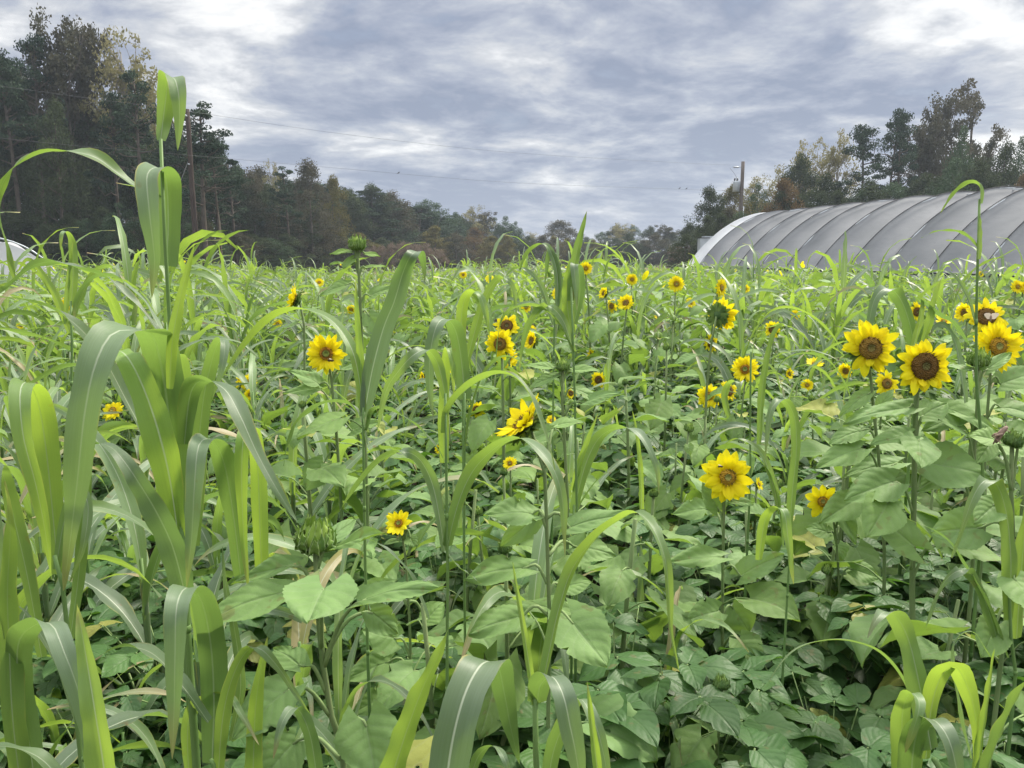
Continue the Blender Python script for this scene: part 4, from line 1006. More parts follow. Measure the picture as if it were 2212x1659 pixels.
hero_grass('bright sorghum shoot with several folded blades in the lower right corner', .9,
  [(2030, 1780), (2022, 1700), (2018, 1640)], [
  (60, X_, .35, [(2012, 1620, .0), (1998, 1540, .01), (1980, 1450, .02), (1962, 1380, .03), (1938, 1335, .02), (1912, 1322, .0), (1892, 1340, -.02), (1874, 1378, -.03)], {'base': .8, 'wave': .02}),
  (54, X_, .85, [(2000, 1640, .0), (2012, 1530, .01), (2032, 1465, .0), (2060, 1440, -.02), (2084, 1470, .03), (2104, 1530, .05), (2112, 1610, .06), (2100, 1700, .06)], {'wave': .02}),
  (54, X_, .45, [(1956, 1760, .02), (1950, 1640, .02), (1950, 1540, .01), (1966, 1498, -.02), (1986, 1520, -.05), (1972, 1580, -.06), (1955, 1625, -.05)], {'base': .8}),
  (66, X_, .1, [(1972, 1780, .0), (1970, 1660, .0), (1982, 1580, -.02), (2012, 1554, -.06), (2046, 1590, -.09), (2066, 1660, -.10), (2082, 1780, -.10)], {'base': .85, 'wave': .02}),
  (24, X_, .8, [(2108, 1720, .05), (2118, 1620, .05), (2132, 1520, .05), (2148, 1402, .05)], {'base': .9, 'keel': .4}),
  (56, (1, .5, -.2), .35, [(2110, 1780, .05), (2136, 1660, .05), (2172, 1560, .05), (2214, 1480, .04), (2280, 1420, .04)], {'keel': .3}),
  (30, (.2, 1, -.5), .2, [(1985, 1560, .06), (1950, 1470, .06), (1900, 1410, .06), (1840, 1386, .05), (1780, 1384, .04), (1722, 1402, .03), (1675, 1450, .02), (1636, 1522, .0)], {'wave': .02}),
  (28, (.2, 1, -.5), .1, [(2100, 1640, .1), (2075, 1520, .12), (2060, 1400, .15), (2100, 1365, .15), (2140, 1420, .15)]),
  ], 26)
hero_grass('sorghum with one tall broad blade and pale midrib folding over at centre left', 1.45,
  [(792, 1330), (788, 1150), (785, 960), (784, 880)], [
  (47, (1, .3, 0), .0, [(786, 900, 0), (804, 800, .01), (828, 710, .02), (852, 650, .02), (870, 590, .01), (888, 552, -.02), (906, 545, .03), (915, 570, .06), (918, 610, .07)], {'wave': .02, 'base': .45}),
  (27, (1, .6, -.2), .8, [(783, 890, 0), (776, 820, 0), (762, 760, 0), (735, 712, .02), (700, 682, .03), (650, 668, .03), (600, 676, .03), (560, 705, .03), (515, 760, .02), (474, 824, .0)], {'wave': .03}),
  (17, X_, .9, [(784, 880, .0), (780, 800, .0), (774, 720, 0), (770, 660, 0), (768, 602, 0)], {'base': .85}),
  (26, UP, .1, [(792, 960, 0), (772, 890, 0), (730, 868, 0), (680, 880, 0), (640, 915, 0), (622, 960, 0), (612, 1006, 0)]),
  (30, UP, .05, [(792, 930, 0), (810, 885, 0), (850, 890, -.02), (893, 915, -.04), (930, 950, -.05), (972, 1012, -.05)]),
  ], 10)
hero_grass('slender sorghum whose dark blade hangs in front of the centre flowers', 1.4,
  [(1004, 1330), (1003, 1150), (1004, 960), (1004, 850)], [
  (36, X_, .1, [(1004, 862, .03), (998, 790, .04), (986, 720, .03), (966, 690, .0), (944, 702, -.04), (930, 760, -.05), (928, 830, -.05), (936, 905, -.05)], {'base': .85}),
  (26, X_, .85, [(960, 1000, .08), (958, 900, .08), (962, 800, .08), (968, 752, .06), (978, 790, .04), (980, 860, .04)], {'base': .8}),
  (22, UP, .2, [(1004, 980, 0), (1020, 880, 0), (1050, 800, 0), (1090, 770, 0), (1130, 790, 0), (1150, 850, 0)]),
  ], 8)
hero_grass('sorghum stalk left of the side facing sunflower with a blade sweeping over it', 1.25,
  [(966, 1500), (968, 1330), (966, 1160), (964, 1000), (962, 850)], [
  (36, (.5, 1, -.3), .5, [(962, 935, 0), (968, 890, 0), (992, 856, -.01), (1030, 826, -.03), (1072, 808, -.06), (1110, 814, -.08), (1142, 850, -.10), (1164, 900, -.11), (1184, 955, -.11), (1198, 1015, -.10)], {'wave': .04, 'keel': .25}),
  (40, (1, .5, -.2), .35, [(968, 1180, 0), (978, 1130, .0), (996, 1070, .01), (1020, 1020, .02), (1050, 985, .02), (1088, 956, .0), (1128, 948, -.03), (1168, 976, -.06), (1200, 1022, -.08), (1216, 1090, -.08), (1220, 1204, -.07)], {'wave': .03}),
  (26, X_, .35, [(962, 860, 0), (954, 815, 0), (942, 778, 0), (920, 756, -.02), (892, 768, -.04), (862, 800, -.04), (834, 845, -.03), (815, 930, -.02)]),
  (28, (1, .6, -.1), .2, [(960, 1190, 0), (948, 1110, 0), (932, 1040, 0), (906, 992, -.02), (872, 976, -.04), (826, 990, -.05), (780, 1034, -.05), (735, 1102, -.04)]),
  (30, UP, .0, [(925, 1340, 0), (890, 1250, -.02), (850, 1200, -.03), (805, 1168, -.03), (765, 1152, -.02)]),
  (18, UP, .2, [(968, 1200, 0), (990, 1225, 0), (1012, 1240, 0), (1040, 1262, 0)]),
  ], 10)
hero_grass('sorghum clump arching between the side facing and front facing sunflowers', 1.6,
  [(1236, 1330), (1238, 1200), (1240, 1090)], [
  (34, (1, .3, -.2), .25, [(1240, 1110, 0), (1252, 1050, 0), (1270, 990, .01), (1296, 944, .02), (1332, 925, .01), (1372, 930, -.02), (1400, 965, -.05), (1418, 1010, -.06), (1424, 1065, -.06)]),
  (15, X_, .9, [(1238, 1060, 0), (1252, 1000, 0), (1270, 950, 0), (1292, 892, 0)], {'base': .8}),
  (13, X_, .9, [(1386, 1100, .1), (1384, 1020, .1), (1376, 940, .1), (1366, 886, .1)], {'base': .8}),
  (22, UP, .1, [(1238, 1120, .05), (1260, 1080, .05), (1292, 1036, .05), (1330, 1010, .05)]),
  ], 8)
hero_grass('sorghum with an upright pointed spear leaf rising above the horizon right of centre', 1.55,
  [(1246, 1180), (1244, 1000), (1241, 820), (1236, 700), (1234, 620)], [
  (21, X_, .3, [(1234, 650, 0), (1238, 590, 0), (1247, 540, 0), (1258, 495, 0), (1268, 455, 0)], {'base': .8, 'keel': .35}),
  (26, X_, .75, [(1234, 720, .01), (1226, 660, .01), (1226, 600, .01), (1232, 560, .01)], {'base': .8}),
  (24, X_, .0, [(1240, 700, .03), (1252, 640, .03), (1250, 585, .01), (1240, 572, -.02), (1244, 620, -.03), (1246, 672, -.03)]),
  (18, X_, .4, [(1240, 760, .0), (1215, 690, .0), (1180, 660, 0), (1148, 690, 0), (1130, 740, 0), (1122, 800, 0)]),
  (18, UP, .3, [(1240, 760, .0), (1215, 714, .0), (1180, 672, .0), (1130, 660, 0), (1085, 690, 0), (1070, 780, 0)]),
  ], 8)
hero_grass('very tall bare sorghum stalk with a drooping flag leaf in front of the tunnel', 1.7,
  [(2122, 1120), (2112, 900), (2108, 760), (2110, 640), (2113, 530), (2116, 430)], [
  (17, (1, .6, -.2), .3, [(2117, 440, 0), (2117, 408, 0), (2108, 397, 0), (2092, 397, 0), (2072, 408, 0), (2052, 430, 0), (2031, 462, 0)], {'wave': .03, 'keel': .3}),
  (11, UP, .2, [(2112, 534, 0), (2096, 516, 0), (2075, 502, 0), (2046, 498, 0), (2018, 501, 0), (1990, 514, 0)]),
  (11, UP, .5, [(2110, 606, 0), (2130, 580, 0), (2150, 562, 0), (2180, 545, 0), (2216, 527, 0)]),
  (12, X_, .6, [(2113, 560, -.005), (2116, 510, -.006), (2117, 460, -.006)], {'base': .9}),
  (9, X_, .2, [(2108, 700, 0), (2090, 640, 0), (2060, 595, 0), (2020, 585, 0), (1990, 600, 0)]),
  ], 9)
hero_grass('sorghum clump with a thin blade arching high left of the twin sunflowers', 2.0,
  [(1618, 1100), (1620, 950), (1621, 850), (1622, 760)], [
  (15, UP, .6, [(1621, 800, 0), (1632, 730, 0), (1648, 690, 0), (1676, 668, 0), (1712, 666, 0), (1756, 684, 0), (1790, 716, 0), (1815, 752, 0), (1828, 790, 0)]),
  (17, X_, .3, [(1640, 960, 0), (1646, 850, 0), (1660, 760, 0), (1674, 715, 0), (1696, 700, 0), (1704, 740, -.02)]),
  (15, UP, .2, [(1690, 850, 0), (1680, 800, 0), (1710, 770, 0), (1760, 765, 0), (1800, 790, 0), (1830, 840, -.0), (1840, 880, 0)]),
  ], 7)
hero_grass('sorghum with a blade folded over above the front facing sunflower', 1.55,
  [(1700, 1300), (1704, 1200), (1705, 1140)], [
  (25, (1, .2, 0), .3, [(1705, 1160, .02), (1712, 1060, .02), (1720, 980, .02), (1718, 910, .02), (1702, 872, .0), (1682, 864, -.02), (1664, 890, -.04), (1656, 950, -.05), (1650, 1010, -.05)]),
  (20, (1, .4, -.2), .55, [(1684, 1110, 0), (1668, 1040, 0), (1648, 985, .0), (1620, 957, 0), (1592, 948, 0), (1566, 958, 0)]),
  (27, X_, .75, [(1640, 1210, 0), (1646, 1160, 0), (1656, 1116, 0), (1676, 1098, -.02), (1694, 1108, -.04), (1702, 1160, -.05), (1714, 1262, -.05)]),
  (18, X_, .6, [(1575, 900, .1), (1566, 860, .1), (1574, 830, .1), (1592, 826, .08), (1600, 870, .06)]),
  (24, UP, .1, [(1690, 1180, 0), (1680, 1080, 0), (1660, 1020, 0), (1630, 985, -.0), (1600, 970, 0)]),
  ], 8)
hero_grass('sorghum with a pair of broad blades parting above the twin sunflowers', 2.25,
  [(1968, 950), (1976, 850), (1980, 780)], [
  (32, X_, .1, [(1980, 800, .02), (1972, 730, .03), (1956, 670, .03), (1936, 634, .02), (1910, 624, -.02), (1888, 650, -.05), (1876, 710, -.06), (1874, 760, -.06)]),
  (24, X_, .7, [(1982, 790, 0), (1996, 730, 0), (2010, 690, 0), (2020, 640, 0), (2034, 600, 0)]),
  (24, X_, .8, [(1960, 800, 0), (1976, 740, .0), (1990, 680, .0), (1992, 640, 0)]),
  (22, (1, .5, -.2), .1, [(2086, 870, 0), (2076, 800, 0), (2064, 740, 0), (2044, 706, 0), (2020, 704, -.02), (2000, 740, -.03)]),
  (18, UP, .0, [(2088, 740, 0), (2060, 700, .0), (2030, 680, 0), (1990, 650, 0), (1960, 640, 0)]),
  ], 9)
hero_grass('sorghum with a bright folded blade at the right edge below the bud', 1.3,
  [(2190, 1500), (2184, 1380), (2180, 1290)], [
  (42, X_, .5, [(2180, 1340, 0), (2184, 1220, 0), (2176, 1120, .01), (2156, 1052, .01), (2128, 1038, -.02), (2104, 1070, -.04), (2082, 1130, -.05), (2056, 1205, -.05)]),
  (42, X_, .55, [(2196, 1380, .03), (2206, 1240, .03), (2218, 1120, .03), (2240, 1040, .02)], {'base': .8}),
  (30, (1, .4, -.2), .1, [(2160, 1400, 0), (2136, 1320, 0), (2110, 1255, 0), (2080, 1232, -.02), (2046, 1250, -.04), (2018, 1300, -.05), (2000, 1356, -.05)]),
  (18, UP, .0, [(2176, 1420, -.0), (2140, 1320, 0), (2090, 1230, 0), (2040, 1160, 0), (1960, 1120, 0)]),
  ], 12)
hero_grass('sorghum with a yellow green blade folded like a hairpin above the centre blooms', 2.0,
  [(1000, 950), (1000, 850), (1000, 770)], [
  (25, X_, .9, [(1000, 800, .02), (996, 720, .03), (1000, 660, .03), (1014, 632, .02), (1036, 636, -.01), (1050, 680, -.03), (1058, 730, -.03)]),
  (18, UP, .1, [(1000, 790, 0), (975, 730, 0), (950, 690, 0), (915, 665, 0), (880, 680, 0)]),
  (20, X_, .5, [(1004, 800, 0), (1030, 700, 0), (1050, 640, 0), (1080, 600, 0), (1108, 620, 0), (1116, 690, 0)]),
  ], 7)
hero_grass('sorghum arching into the gap of the far treeline', 2.3,
  [(1196, 780), (1200, 700), (1203, 640)], [
  (17, (1, .4, 0), .3, [(1203, 660, 0), (1204, 600, 0), (1196, 560, 0), (1182, 532, 0), (1164, 528, 0), (1144, 540, 0), (1130, 562, 0), (1122, 590, 0)]),
  (15, X_, .1, [(1200, 680, 0), (1210, 620, 0), (1200, 560, 0), (1186, 545, 0), (1180, 590, 0), (1176, 620, 0)]),
  (13, X_, .2, [(1196, 700, 0), (1170, 620, 0), (1140, 585, 0), (1110, 580, 0), (1090, 600, 0)]),
  (14, X_, .5, [(1200, 700, 0), (1222, 640, 0), (1236, 620, 0), (1256, 640, 0), (1262, 690, 0)]),
  ], 6)
hero_grass('sorghum with a fold topped blade rising over the left field before the woods', 2.1,
  [(160, 900), (156, 760), (153, 650)], [
  (20, X_, .5, [(154, 660, 0), (158, 590, 0), (156, 530, .01), (146, 502, 0), (134, 506, -.03), (130, 540, -.03)]),
  (12, X_, .7, [(140, 700, 0), (146, 620, 0), (152, 560, 0), (158, 520, 0)]),
  (20, UP, .3, [(154, 700, 0), (185, 620, 0), (215, 580, 0), (250, 580, 0), (275, 620, 0)]),
  (16, X_, .9, [(150, 720, 0), (120, 640, .0), (90, 590, 0), (60, 560, 0), (36, 590, 0)]),
  ], 9)

# ---------------------------------------------------------------- sunflowers of the foreground
def stemline(px0, py0, px1, py1, d, bottom=None):
    a = P(px0, py0, d); b = P(px1, py1, d); return a, b
BLOOMS = []      # (px, py, size px, depth) used to keep fillers from hiding them
def hero_sun(label, d, stem, leaves, head=None, bud=None, r=8, seed=1, fill=6, group='sunflower plants of the foreground'):
    sp = [P(q[0], q[1], d + (q[2] if len(q) > 2 else 0)) for q in stem]
    base = np.array([sp[-1][0]*.9 + sp[0][0]*.1, sp[-1][1], 0.0]); rng = random.Random(seed)
    root = thing('sunflower_plant', tuple(base), label, 'sunflower', group)
    top = sp[0] - base; pts = [p - base for p in sp][::-1]; pts = [np.zeros(3)] + pts if pts[0][2] > .1 else pts
    C = spline(pts, 16); rad = np.linspace(r*1.2, r*.8, 16)*d/FPX/2
    mb = MB(); mb.tube(C, rad, 10); mb.build('stem', ['sunflower_stem'], root)
    for i, lf in enumerate(leaves):
        (sx, sy), (bx, by, bd), (tx, ty, td), W = lf[:4]; o = dict(up=(0, -.25, 1.0), droop=.2, fold=.15, wave=.035, tint=.25, lobe=.2)
        o.update(lf[4] if len(lf) > 4 else {})
        s0, b0, t0 = P(sx, sy, d) - base, P(bx, by, d + bd) - base, P(tx, ty, d + td) - base
        mb = MB(); midp = (s0 + b0)/2 + np.array([0, 0, .02]); mb.tube(spline([s0, midp, b0, b0 + (t0-b0)*.08], 9), np.linspace(.0036, .0022, 9), 6, 1)
        heart(mb, b0, t0, o['up'], W*d/FPX, 27, 15, o['droop'], o['fold'], o['wave'], o['lobe'], .022, (o['tint'], .85), 0, rng, .30)
        mb.build('leaf', LM, root)
    H = top[2]
    for i in range(fill):
        z = H*(.15 + .6*(i+.5)/fill); az = i*2.4 + seed; k = int(z/H*15); p0 = C[k]; mb = MB()
        sun_leaf(mb, p0, az, .09, .5, .14, .12, rng.uniform(-.6, 0), rng); mb.build('leaf', LM, root)
    if head:
        key, sz, yaw, pitch, roll = head; sz *= 1.02; hp = P(stem[0][0], stem[0][1], d) - base
        pm, dm, bm = get_head(key); dv = Vector((math.sin(yaw)*math.cos(pitch), -math.cos(yaw)*math.cos(pitch), math.sin(pitch)))
        s = sz*d/FPX/2; h = link('flower_head', pm, root); h.location = Vector(hp) + dv*.28*s; h.scale = (s, s, s)
        h.rotation_euler = (dv.to_track_quat('Z', 'Y') @ Euler((0, 0, roll)).to_quaternion()).to_euler(); link('disc', dm, h); link('bracts', bm, h)
        q = pix(np.array(h.location) + base); BLOOMS.append((q[0], q[1], sz, d))
    if bud:
        k, sz, tx_, ty_ = bud; b = link('bud', BUDS[k], root); s = sz*d/FPX/.125; b.location = tuple(top + np.array([0, 0, .03*s])); b.scale = (s, s, s); b.rotation_euler = (tx_, ty_, 1)
        BLOOMS.append((stem[0][0], stem[0][1], sz, d))
    return root
hero_sun('sunflower plant with a large closed curling bud and big pale leaves at lower left', 1.0,
  [(682, 1190), (684, 1260), (692, 1380), (706, 1500), (728, 1600), (745, 1700)],
  [((690, 1300), (628, 1222, -.02), (492, 1262, .0), 62, dict(up=(.0, -.5, 1), fold=.25, tint=.2)),
   ((692, 1340), (612, 1280, -.05), (428, 1350, -.10), 84, dict(up=(.1, -.7, 1), tint=.3, droop=.3)),
   ((684, 1230), (728, 1186, .0), (832, 1150, -.04), 58, dict(up=(-.1, -.3, 1), fold=.3, tint=.5)),
   ((684, 1210), (706, 1176, .05), (770, 1120, .10), 56, dict(up=(0, -.6, 1), tint=.1)),
   ((694, 1400), (700, 1270, -.10), (664, 1345, -.17), 150, dict(up=(0, -1.0, .55), tint=.15, fold=.1, lobe=.55, droop=.05)),
   ((700, 1440), (778, 1298, -.04), (955, 1270, -.06), 78, dict(up=(.1, -.35, 1), tint=.1, wave=.05)),
   ((712, 1545), (622, 1490, -.05), (500, 1600, -.10), 112, dict(up=(-.4, -1.0, .75), tint=.1, lobe=.3)),
   ((704, 1495), (650, 1440, -.02), (590, 1400, .02), 70, dict(up=(.2, -.5, 1))),
   ((702, 1420), (800, 1320, .02), (860, 1370, .03), 70, dict(up=(.2, -1, .6), tint=.1)),
   ((728, 1600), (790, 1560, -.02), (812, 1680, -.06), 150, dict(up=(0, -1, .7), tint=.05, lobe=.4, droop=.1)),
   ((735, 1640), (640, 1600, .05), (560, 1690, .02), 120, dict(up=(0, -1, .8), tint=.1))],
  bud=(0, 92, .15, .0), r=17, seed=3, fill=5)
hero_sun('small bright sunflower tilted up left beside the large closed bud', 1.55,
  [(866, 1136), (872, 1160), (880, 1260), (886, 1380), (888, 1520)],
  [((880, 1310), (838, 1262, .0), (742, 1290, .02), 40, dict(up=(0, -.5, 1))),
   ((882, 1200), (900, 1180, .0), (950, 1110, .02), 28, dict(up=(-.5, -.4, 1), fold=.4)),
   ((872, 1165), (862, 1168, -.01), (828, 1176, -.03), 22, dict()), ((874, 1165), (886, 1160, -.01), (896, 1182, -.03), 34, dict(up=(0, -1, .5))),
   ((886, 1420), (856, 1380, .0), (782, 1360, -.02), 90, dict(up=(0, -1, .8))), ((888, 1450), (840, 1430, 0), (740, 1470, -.03), 70, dict(up=(0, -.8, 1))),
   ((888, 1480), (850, 1500, -.02), (760, 1540, -.04), 70, dict(up=(0, -.8, 1), tint=.4)), ((880, 1300), (920, 1340, .02), (960, 1300, .05), 60, dict(up=(0, -.9, 1)))],
  head=('small', 72, -.35, .75, 0.4), r=7, seed=4, fill=5)
hero_sun('large sunflower turned sideways to the upper left with dark bracts beneath', 1.35,
  [(1148, 930), (1168, 948), (1176, 1010), (1180, 1100), (1184, 1250), (1186, 1400)],
  [((1176, 1000), (1140, 950, .0), (1046, 976, -.02), 52, dict(up=(0, .3, 1), tint=0)),
   ((1178, 1010), (1200, 920, .05), (1262, 910, .06), 50, dict()), ((1180, 1140), (1150, 1110, -.0), (1044, 1112, -.04), 76, dict(up=(0, -.7, 1))),
   ((1180, 1120), (1230, 1140, .0), (1372, 1106, .02), 60, dict(up=(0, -.55, 1), tint=.1)), ((1182, 1260), (1138, 1226, 0), (1002, 1252, -.02), 80, dict(up=(0, -.6, 1), wave=.05)),
   ((1180, 1130), (1160, 1120, .05), (1080, 1180, .06), 60, dict(up=(0, -1, .7))), ((1184, 1290), (1210, 1270, .02), (1280, 1256, .03), 60, dict(up=(0, -.6, 1))),
   ((1186, 1340), (1232, 1340, -.05), (1312, 1440, -.12), 130, dict(up=(.3, -1, .7), lobe=.4, droop=.05)), ((1184, 1330), (1130, 1330, 0), (1012, 1370, -.04), 84, dict(up=(0, -.7, 1), wave=.06)),
   ((1186, 1200), (1240, 1180, .1), (1330, 1200, .1), 80, dict(up=(0, -.8, 1)))],
  head=('cup', 150, -1.45, .80, 0.2), r=10, seed=5, fill=5)
hero_sun('bright sunflower with brown centre facing forward right of centre above two broad leaves', 1.9,
  [(1567, 1028), (1564, 1080), (1562, 1200), (1560, 1350), (1560, 1500)],
  [((1562, 1090), (1580, 1082, -.02), (1628, 1090, -.06), 34, dict(up=(0, -.6, 1))), ((1562, 1150), (1552, 1100, .0), (1518, 1040, .02), 54, dict(up=(0, -1, .6))),
   ((1561, 1230), (1600, 1244, -.03), (1694, 1196, -.05), 66, dict(up=(-.15, -.8, 1))), ((1561, 1290), (1558, 1204, -.04), (1428, 1216, -.08), 54, dict(up=(0, -.6, 1))),
   ((1560, 1340), (1580, 1310, .03), (1620, 1370, .02), 90, dict(up=(0, -1, .6))), ((1560, 1370), (1552, 1320, -.04), (1482, 1340, -.08), 70, dict(up=(0, -1, .8))),
   ((1560, 1400), (1596, 1380, -.05), (1640, 1440, -.10), 84, dict(up=(.1, -1, .7))), ((1562, 1140), (1530, 1100, .08), (1450, 1110, .1), 60, dict(up=(0, -.7, 1)))],
  head=('orange_b', 122, -.06, .16, .3), r=8, seed=6, fill=6)
hero_sun('small ragged sunflower facing up beside a slim leaf right of the forward facing bloom', 2.0,
  [(1774, 1084), (1796, 1110), (1806, 1160), (1812, 1260), (1814, 1380)],
  [((1800, 1120), (1812, 1090, .0), (1858, 1054, .02), 30, dict(up=(-.3, -.5, 1))), ((1806, 1140), (1816, 1108, .0), (1850, 1176, -.03), 46, dict(up=(.3, -1, .7))),
   ((1808, 1180), (1790, 1150, .0), (1740, 1140, .02), 46, dict(up=(0, -.8, 1))), ((1812, 1260), (1840, 1230, 0), (1900, 1250, -.02), 60, dict(up=(0, -.8, 1)))],
  head=('ragged', 84, -.18, .35, 1.0), r=6, seed=7, fill=5)
hero_sun('left bloom of the pair of big sunflowers with a ringed brown disc', 1.95,
  [(1872, 752), (1880, 800), (1886, 880), (1896, 960), (1904, 1100), (1908, 1300)],
  [((1886, 880), (1878, 850, 0), (1812, 900, 0), 40, dict(up=(-.3, -.5, 1))), ((1890, 920), (1900, 880, .02), (1930, 840, .03), 34, dict()),
   ((1896, 960), (1860, 930, 0), (1790, 960, -.02), 50, dict(up=(0, -.6, 1))), ((1900, 1020), (1860, 970, -.03), (1762, 1010, -.06), 62, dict(up=(0, -.7, 1))),
   ((1902, 1050), (1940, 1000, .02), (1820, 1030, .0), 60, dict(up=(0, -.6, 1))), ((1906, 1100), (1850, 1080, 0), (1770, 1130, -.03), 70, dict(up=(0, -.8, 1)))],
  head=('brown', 130, -.10, .12, .2), r=8, seed=8, fill=5)
hero_sun('right bloom of the pair with a large dark brown disc and ragged petals', 1.7,
  [(1984, 790), (1980, 850), (1976, 950), (1974, 1100), (1970, 1260), (1968, 1420)],
  [((1978, 900), (1966, 880, 0), (1822, 914, -.02), 60, dict(up=(.05, -.45, 1), tint=.1)), ((1978, 960), (1990, 900, 0), (2046, 870, .03), 62, dict(up=(-.2, -.9, 1))),
   ((1977, 980), (1968, 940, -.02), (1880, 960, -.05), 56, dict(up=(0, -.5, 1))), ((1976, 1000), (1984, 950, -.04), (1990, 1010, -.12), 86, dict(up=(.1, -.8, 1), droop=.1)),
   ((1972, 1110), (1934, 1040, -.02), (1824, 1080, -.05), 88, dict(up=(0, -.8, .9), tint=.15)), ((1970, 1150), (1920, 1084, -.05), (1872, 1160, -.12), 96, dict(up=(0, -1, .7))),
   ((1972, 1100), (2000, 1000, .02), (2140, 1030, .0), 110, dict(up=(0, -1, .7), tint=.05)), ((1968, 1230), (1974, 1180, -.05), (1866, 1100, -.03), 84, dict(up=(0, -1, .65), lobe=.35)),
   ((1968, 1260), (2030, 1140, -.02), (2100, 1200, -.05), 96, dict(up=(0, -1, .7), wave=.06)), 
   ((1976, 930), (2040, 880, .05), (2150, 930, .04), 66, dict(up=(0, -.6, 1)))],
  head=('brown_b', 138, .03, .10, 1.1), r=13, seed=9, fill=5)
hero_sun('round sunflower with a green eyed orange disc near the right edge', 1.9,
  [(2142, 748), (2140, 800), (2132, 900), (2126, 1000), (2122, 1200)],
  [((2138, 830), (2160, 830, 0), (2260, 800, 0), 70, dict(up=(0, -.7, 1))), ((2134, 900), (2160, 880, -.02), (2250, 900, -.05), 70, dict(up=(0, -.6, 1))),
   ((2130, 930), (2100, 900, 0), (2010, 880, .02), 50, dict(up=(0, -.5, 1))), ((2128, 980), (2180, 930, .0), (2260, 960, 0), 70, dict(up=(0, -.7, 1)))],
  head=('orange', 116, .04, .12, .1), r=7, seed=10, fill=5)
hero_sun('spiky green bud standing just below the green eyed sunflower', 1.75,
  [(2112, 790), (2112, 860), (2106, 960), (2100, 1100), (2096, 1300)],
  [((2110, 830), (2096, 800, 0), (2030, 790, .02), 30, dict()), ((2110, 850), (2130, 800, 0), (2186, 762, .02), 36, dict(up=(0, -.5, 1))),
   ((2106, 950), (2080, 900, 0), (1990, 930, 0), 62, dict(up=(0, -.5, 1))), ((2104, 1000), (2080, 930, -.03), (2000, 880, -.03), 60, dict(up=(0, -.7, 1))),
   ((2104, 1000), (2150, 960, -.0), (2230, 980, -.03), 74, dict(up=(0, -.6, 1))), ((2100, 1100), (2060, 1010, 0), (1980, 1060, -.05), 70, dict(up=(0, -.8, 1)))],
  bud=(2, 46, .1, -.1), r=9, seed=11, fill=5)
hero_sun('closed sunflower bud at the right edge with a brown grasshopper on it', 1.35,
  [(2186, 965), (2182, 1000), (2184, 1060), (2188, 1160), (2176, 1300), (2160, 1450)],
  [((2184, 1060), (2150, 950, -.02), (2090, 940, -.0), 60, dict(up=(.1, -.7, 1), tint=.5)), ((2186, 1040), (2140, 955, .0), (2110, 1000, -.03), 50, dict(up=(0, -1, .6))),
   ((2186, 1060), (2200, 960, 0), (2290, 940, 0), 60, dict(up=(0, -.6, 1))), ((2186, 1110), (2150, 1090, -.02), (2104, 1130, -.05), 70, dict(up=(0, -.8, 1))),
   ((2184, 1160), (2120, 1140, .0), (2010, 1150, .02), 100, dict(up=(0, -1, .7), tint=.1)), ((2180, 1230), (2190, 1250, -.05), (2240, 1330, -.12), 110, dict(up=(0, -1, .6))),
   ((2176, 1320), (2150, 1350, -.03), (2120, 1420, -.08), 84, dict(up=(0, -1, .6), lobe=.4))],
  bud=(1, 48, .2, .1), r=11, seed=12, fill=5)
hero_sun('tall sunflower bud with star leaves breaking the horizon left of centre', 2.3,
  [(772, 540), (774, 575), (778, 640), (782, 760), (786, 900), (790, 1000)],
  [((772, 562), (760, 545, 0), (712, 548, 0), 22, dict(up=(0, -.5, 1), tint=.8)), ((772, 565), (788, 548, 0), (822, 554, 0), 20, dict(up=(0, -.5, 1), tint=.7)), ((773, 570), (764, 558, 0), (740, 580, -.02), 26, dict(up=(0, -.7, 1), tint=.7)),
   ((774, 590), (760, 572, 0), (712, 570, .02), 26, dict(tint=.7)), ((775, 600), (790, 580, 0), (836, 575, 0), 26, dict(tint=.7)), ((776, 640), (750, 615, 0), (690, 640, 0), 42, dict(up=(0, -.6, 1), tint=.5)),
   ((777, 660), (800, 640, 0), (850, 620, 0), 44, dict(up=(0, -.6, 1), tint=.5)), ((778, 690), (796, 680, -.02), (826, 730, -.04), 44, dict(up=(0, -1, .7), tint=.2))],
  bud=(2, 36, 0, 0), r=8, seed=13, fill=5)
hero_sun('sunflower bud with long star leaves in the middle of the field', 2.0,
  [(1216, 800), (1214, 830), (1216, 900), (1222, 1000), (1226, 1150)],
  [((1215, 825), (1196, 795, 0), (1120, 790, 0), 30, dict(up=(0, -.4, 1), tint=.4)), ((1215, 830), (1236, 800, 0), (1300, 800, 0), 30, dict(up=(0, -.4, 1), tint=.4)), ((1215, 840), (1200, 812, 0), (1140, 840, -.02), 34, dict(up=(0, -.5, 1))),
   ((1216, 870), (1240, 840, 0), (1300, 870, 0), 40, dict(up=(0, -.6, 1))), ((1217, 900), (1260, 870, -.02), (1350, 850, -.04), 40, dict(up=(0, -.5, 1))), ((1220, 960), (1190, 930, 0), (1130, 960, 0), 50, dict(up=(0, -.7, 1)))],
  bud=(2, 30, 0, 0), r=8, seed=14, fill=6)
hero_sun('sunflower head seen from its green back, petals showing on the right side', 2.9,
  [(1548, 682), (1540, 720), (1530, 800), (1524, 900)],
  [((1534, 740), (1550, 715, 0), (1590, 740, 0), 32, dict()), ((1530, 790), (1500, 770, 0), (1450, 790, 0), 34, dict())],
  head=('cup', 84, 2.25, .1, 0), r=6, seed=15, fill=6)
hero_sun('sunflower seen from the side facing left on the horizon of the left field', 3.0,
  [(648, 652), (656, 680), (658, 760), (660, 900)],
  [((657, 720), (640, 700, 0), (600, 720, 0), 30, dict()), ((658, 760), (690, 730, 0), (730, 760, 0), 34, dict())],
  head=('cup', 74, -1.35, .35, 0), r=6, seed=16, fill=6)
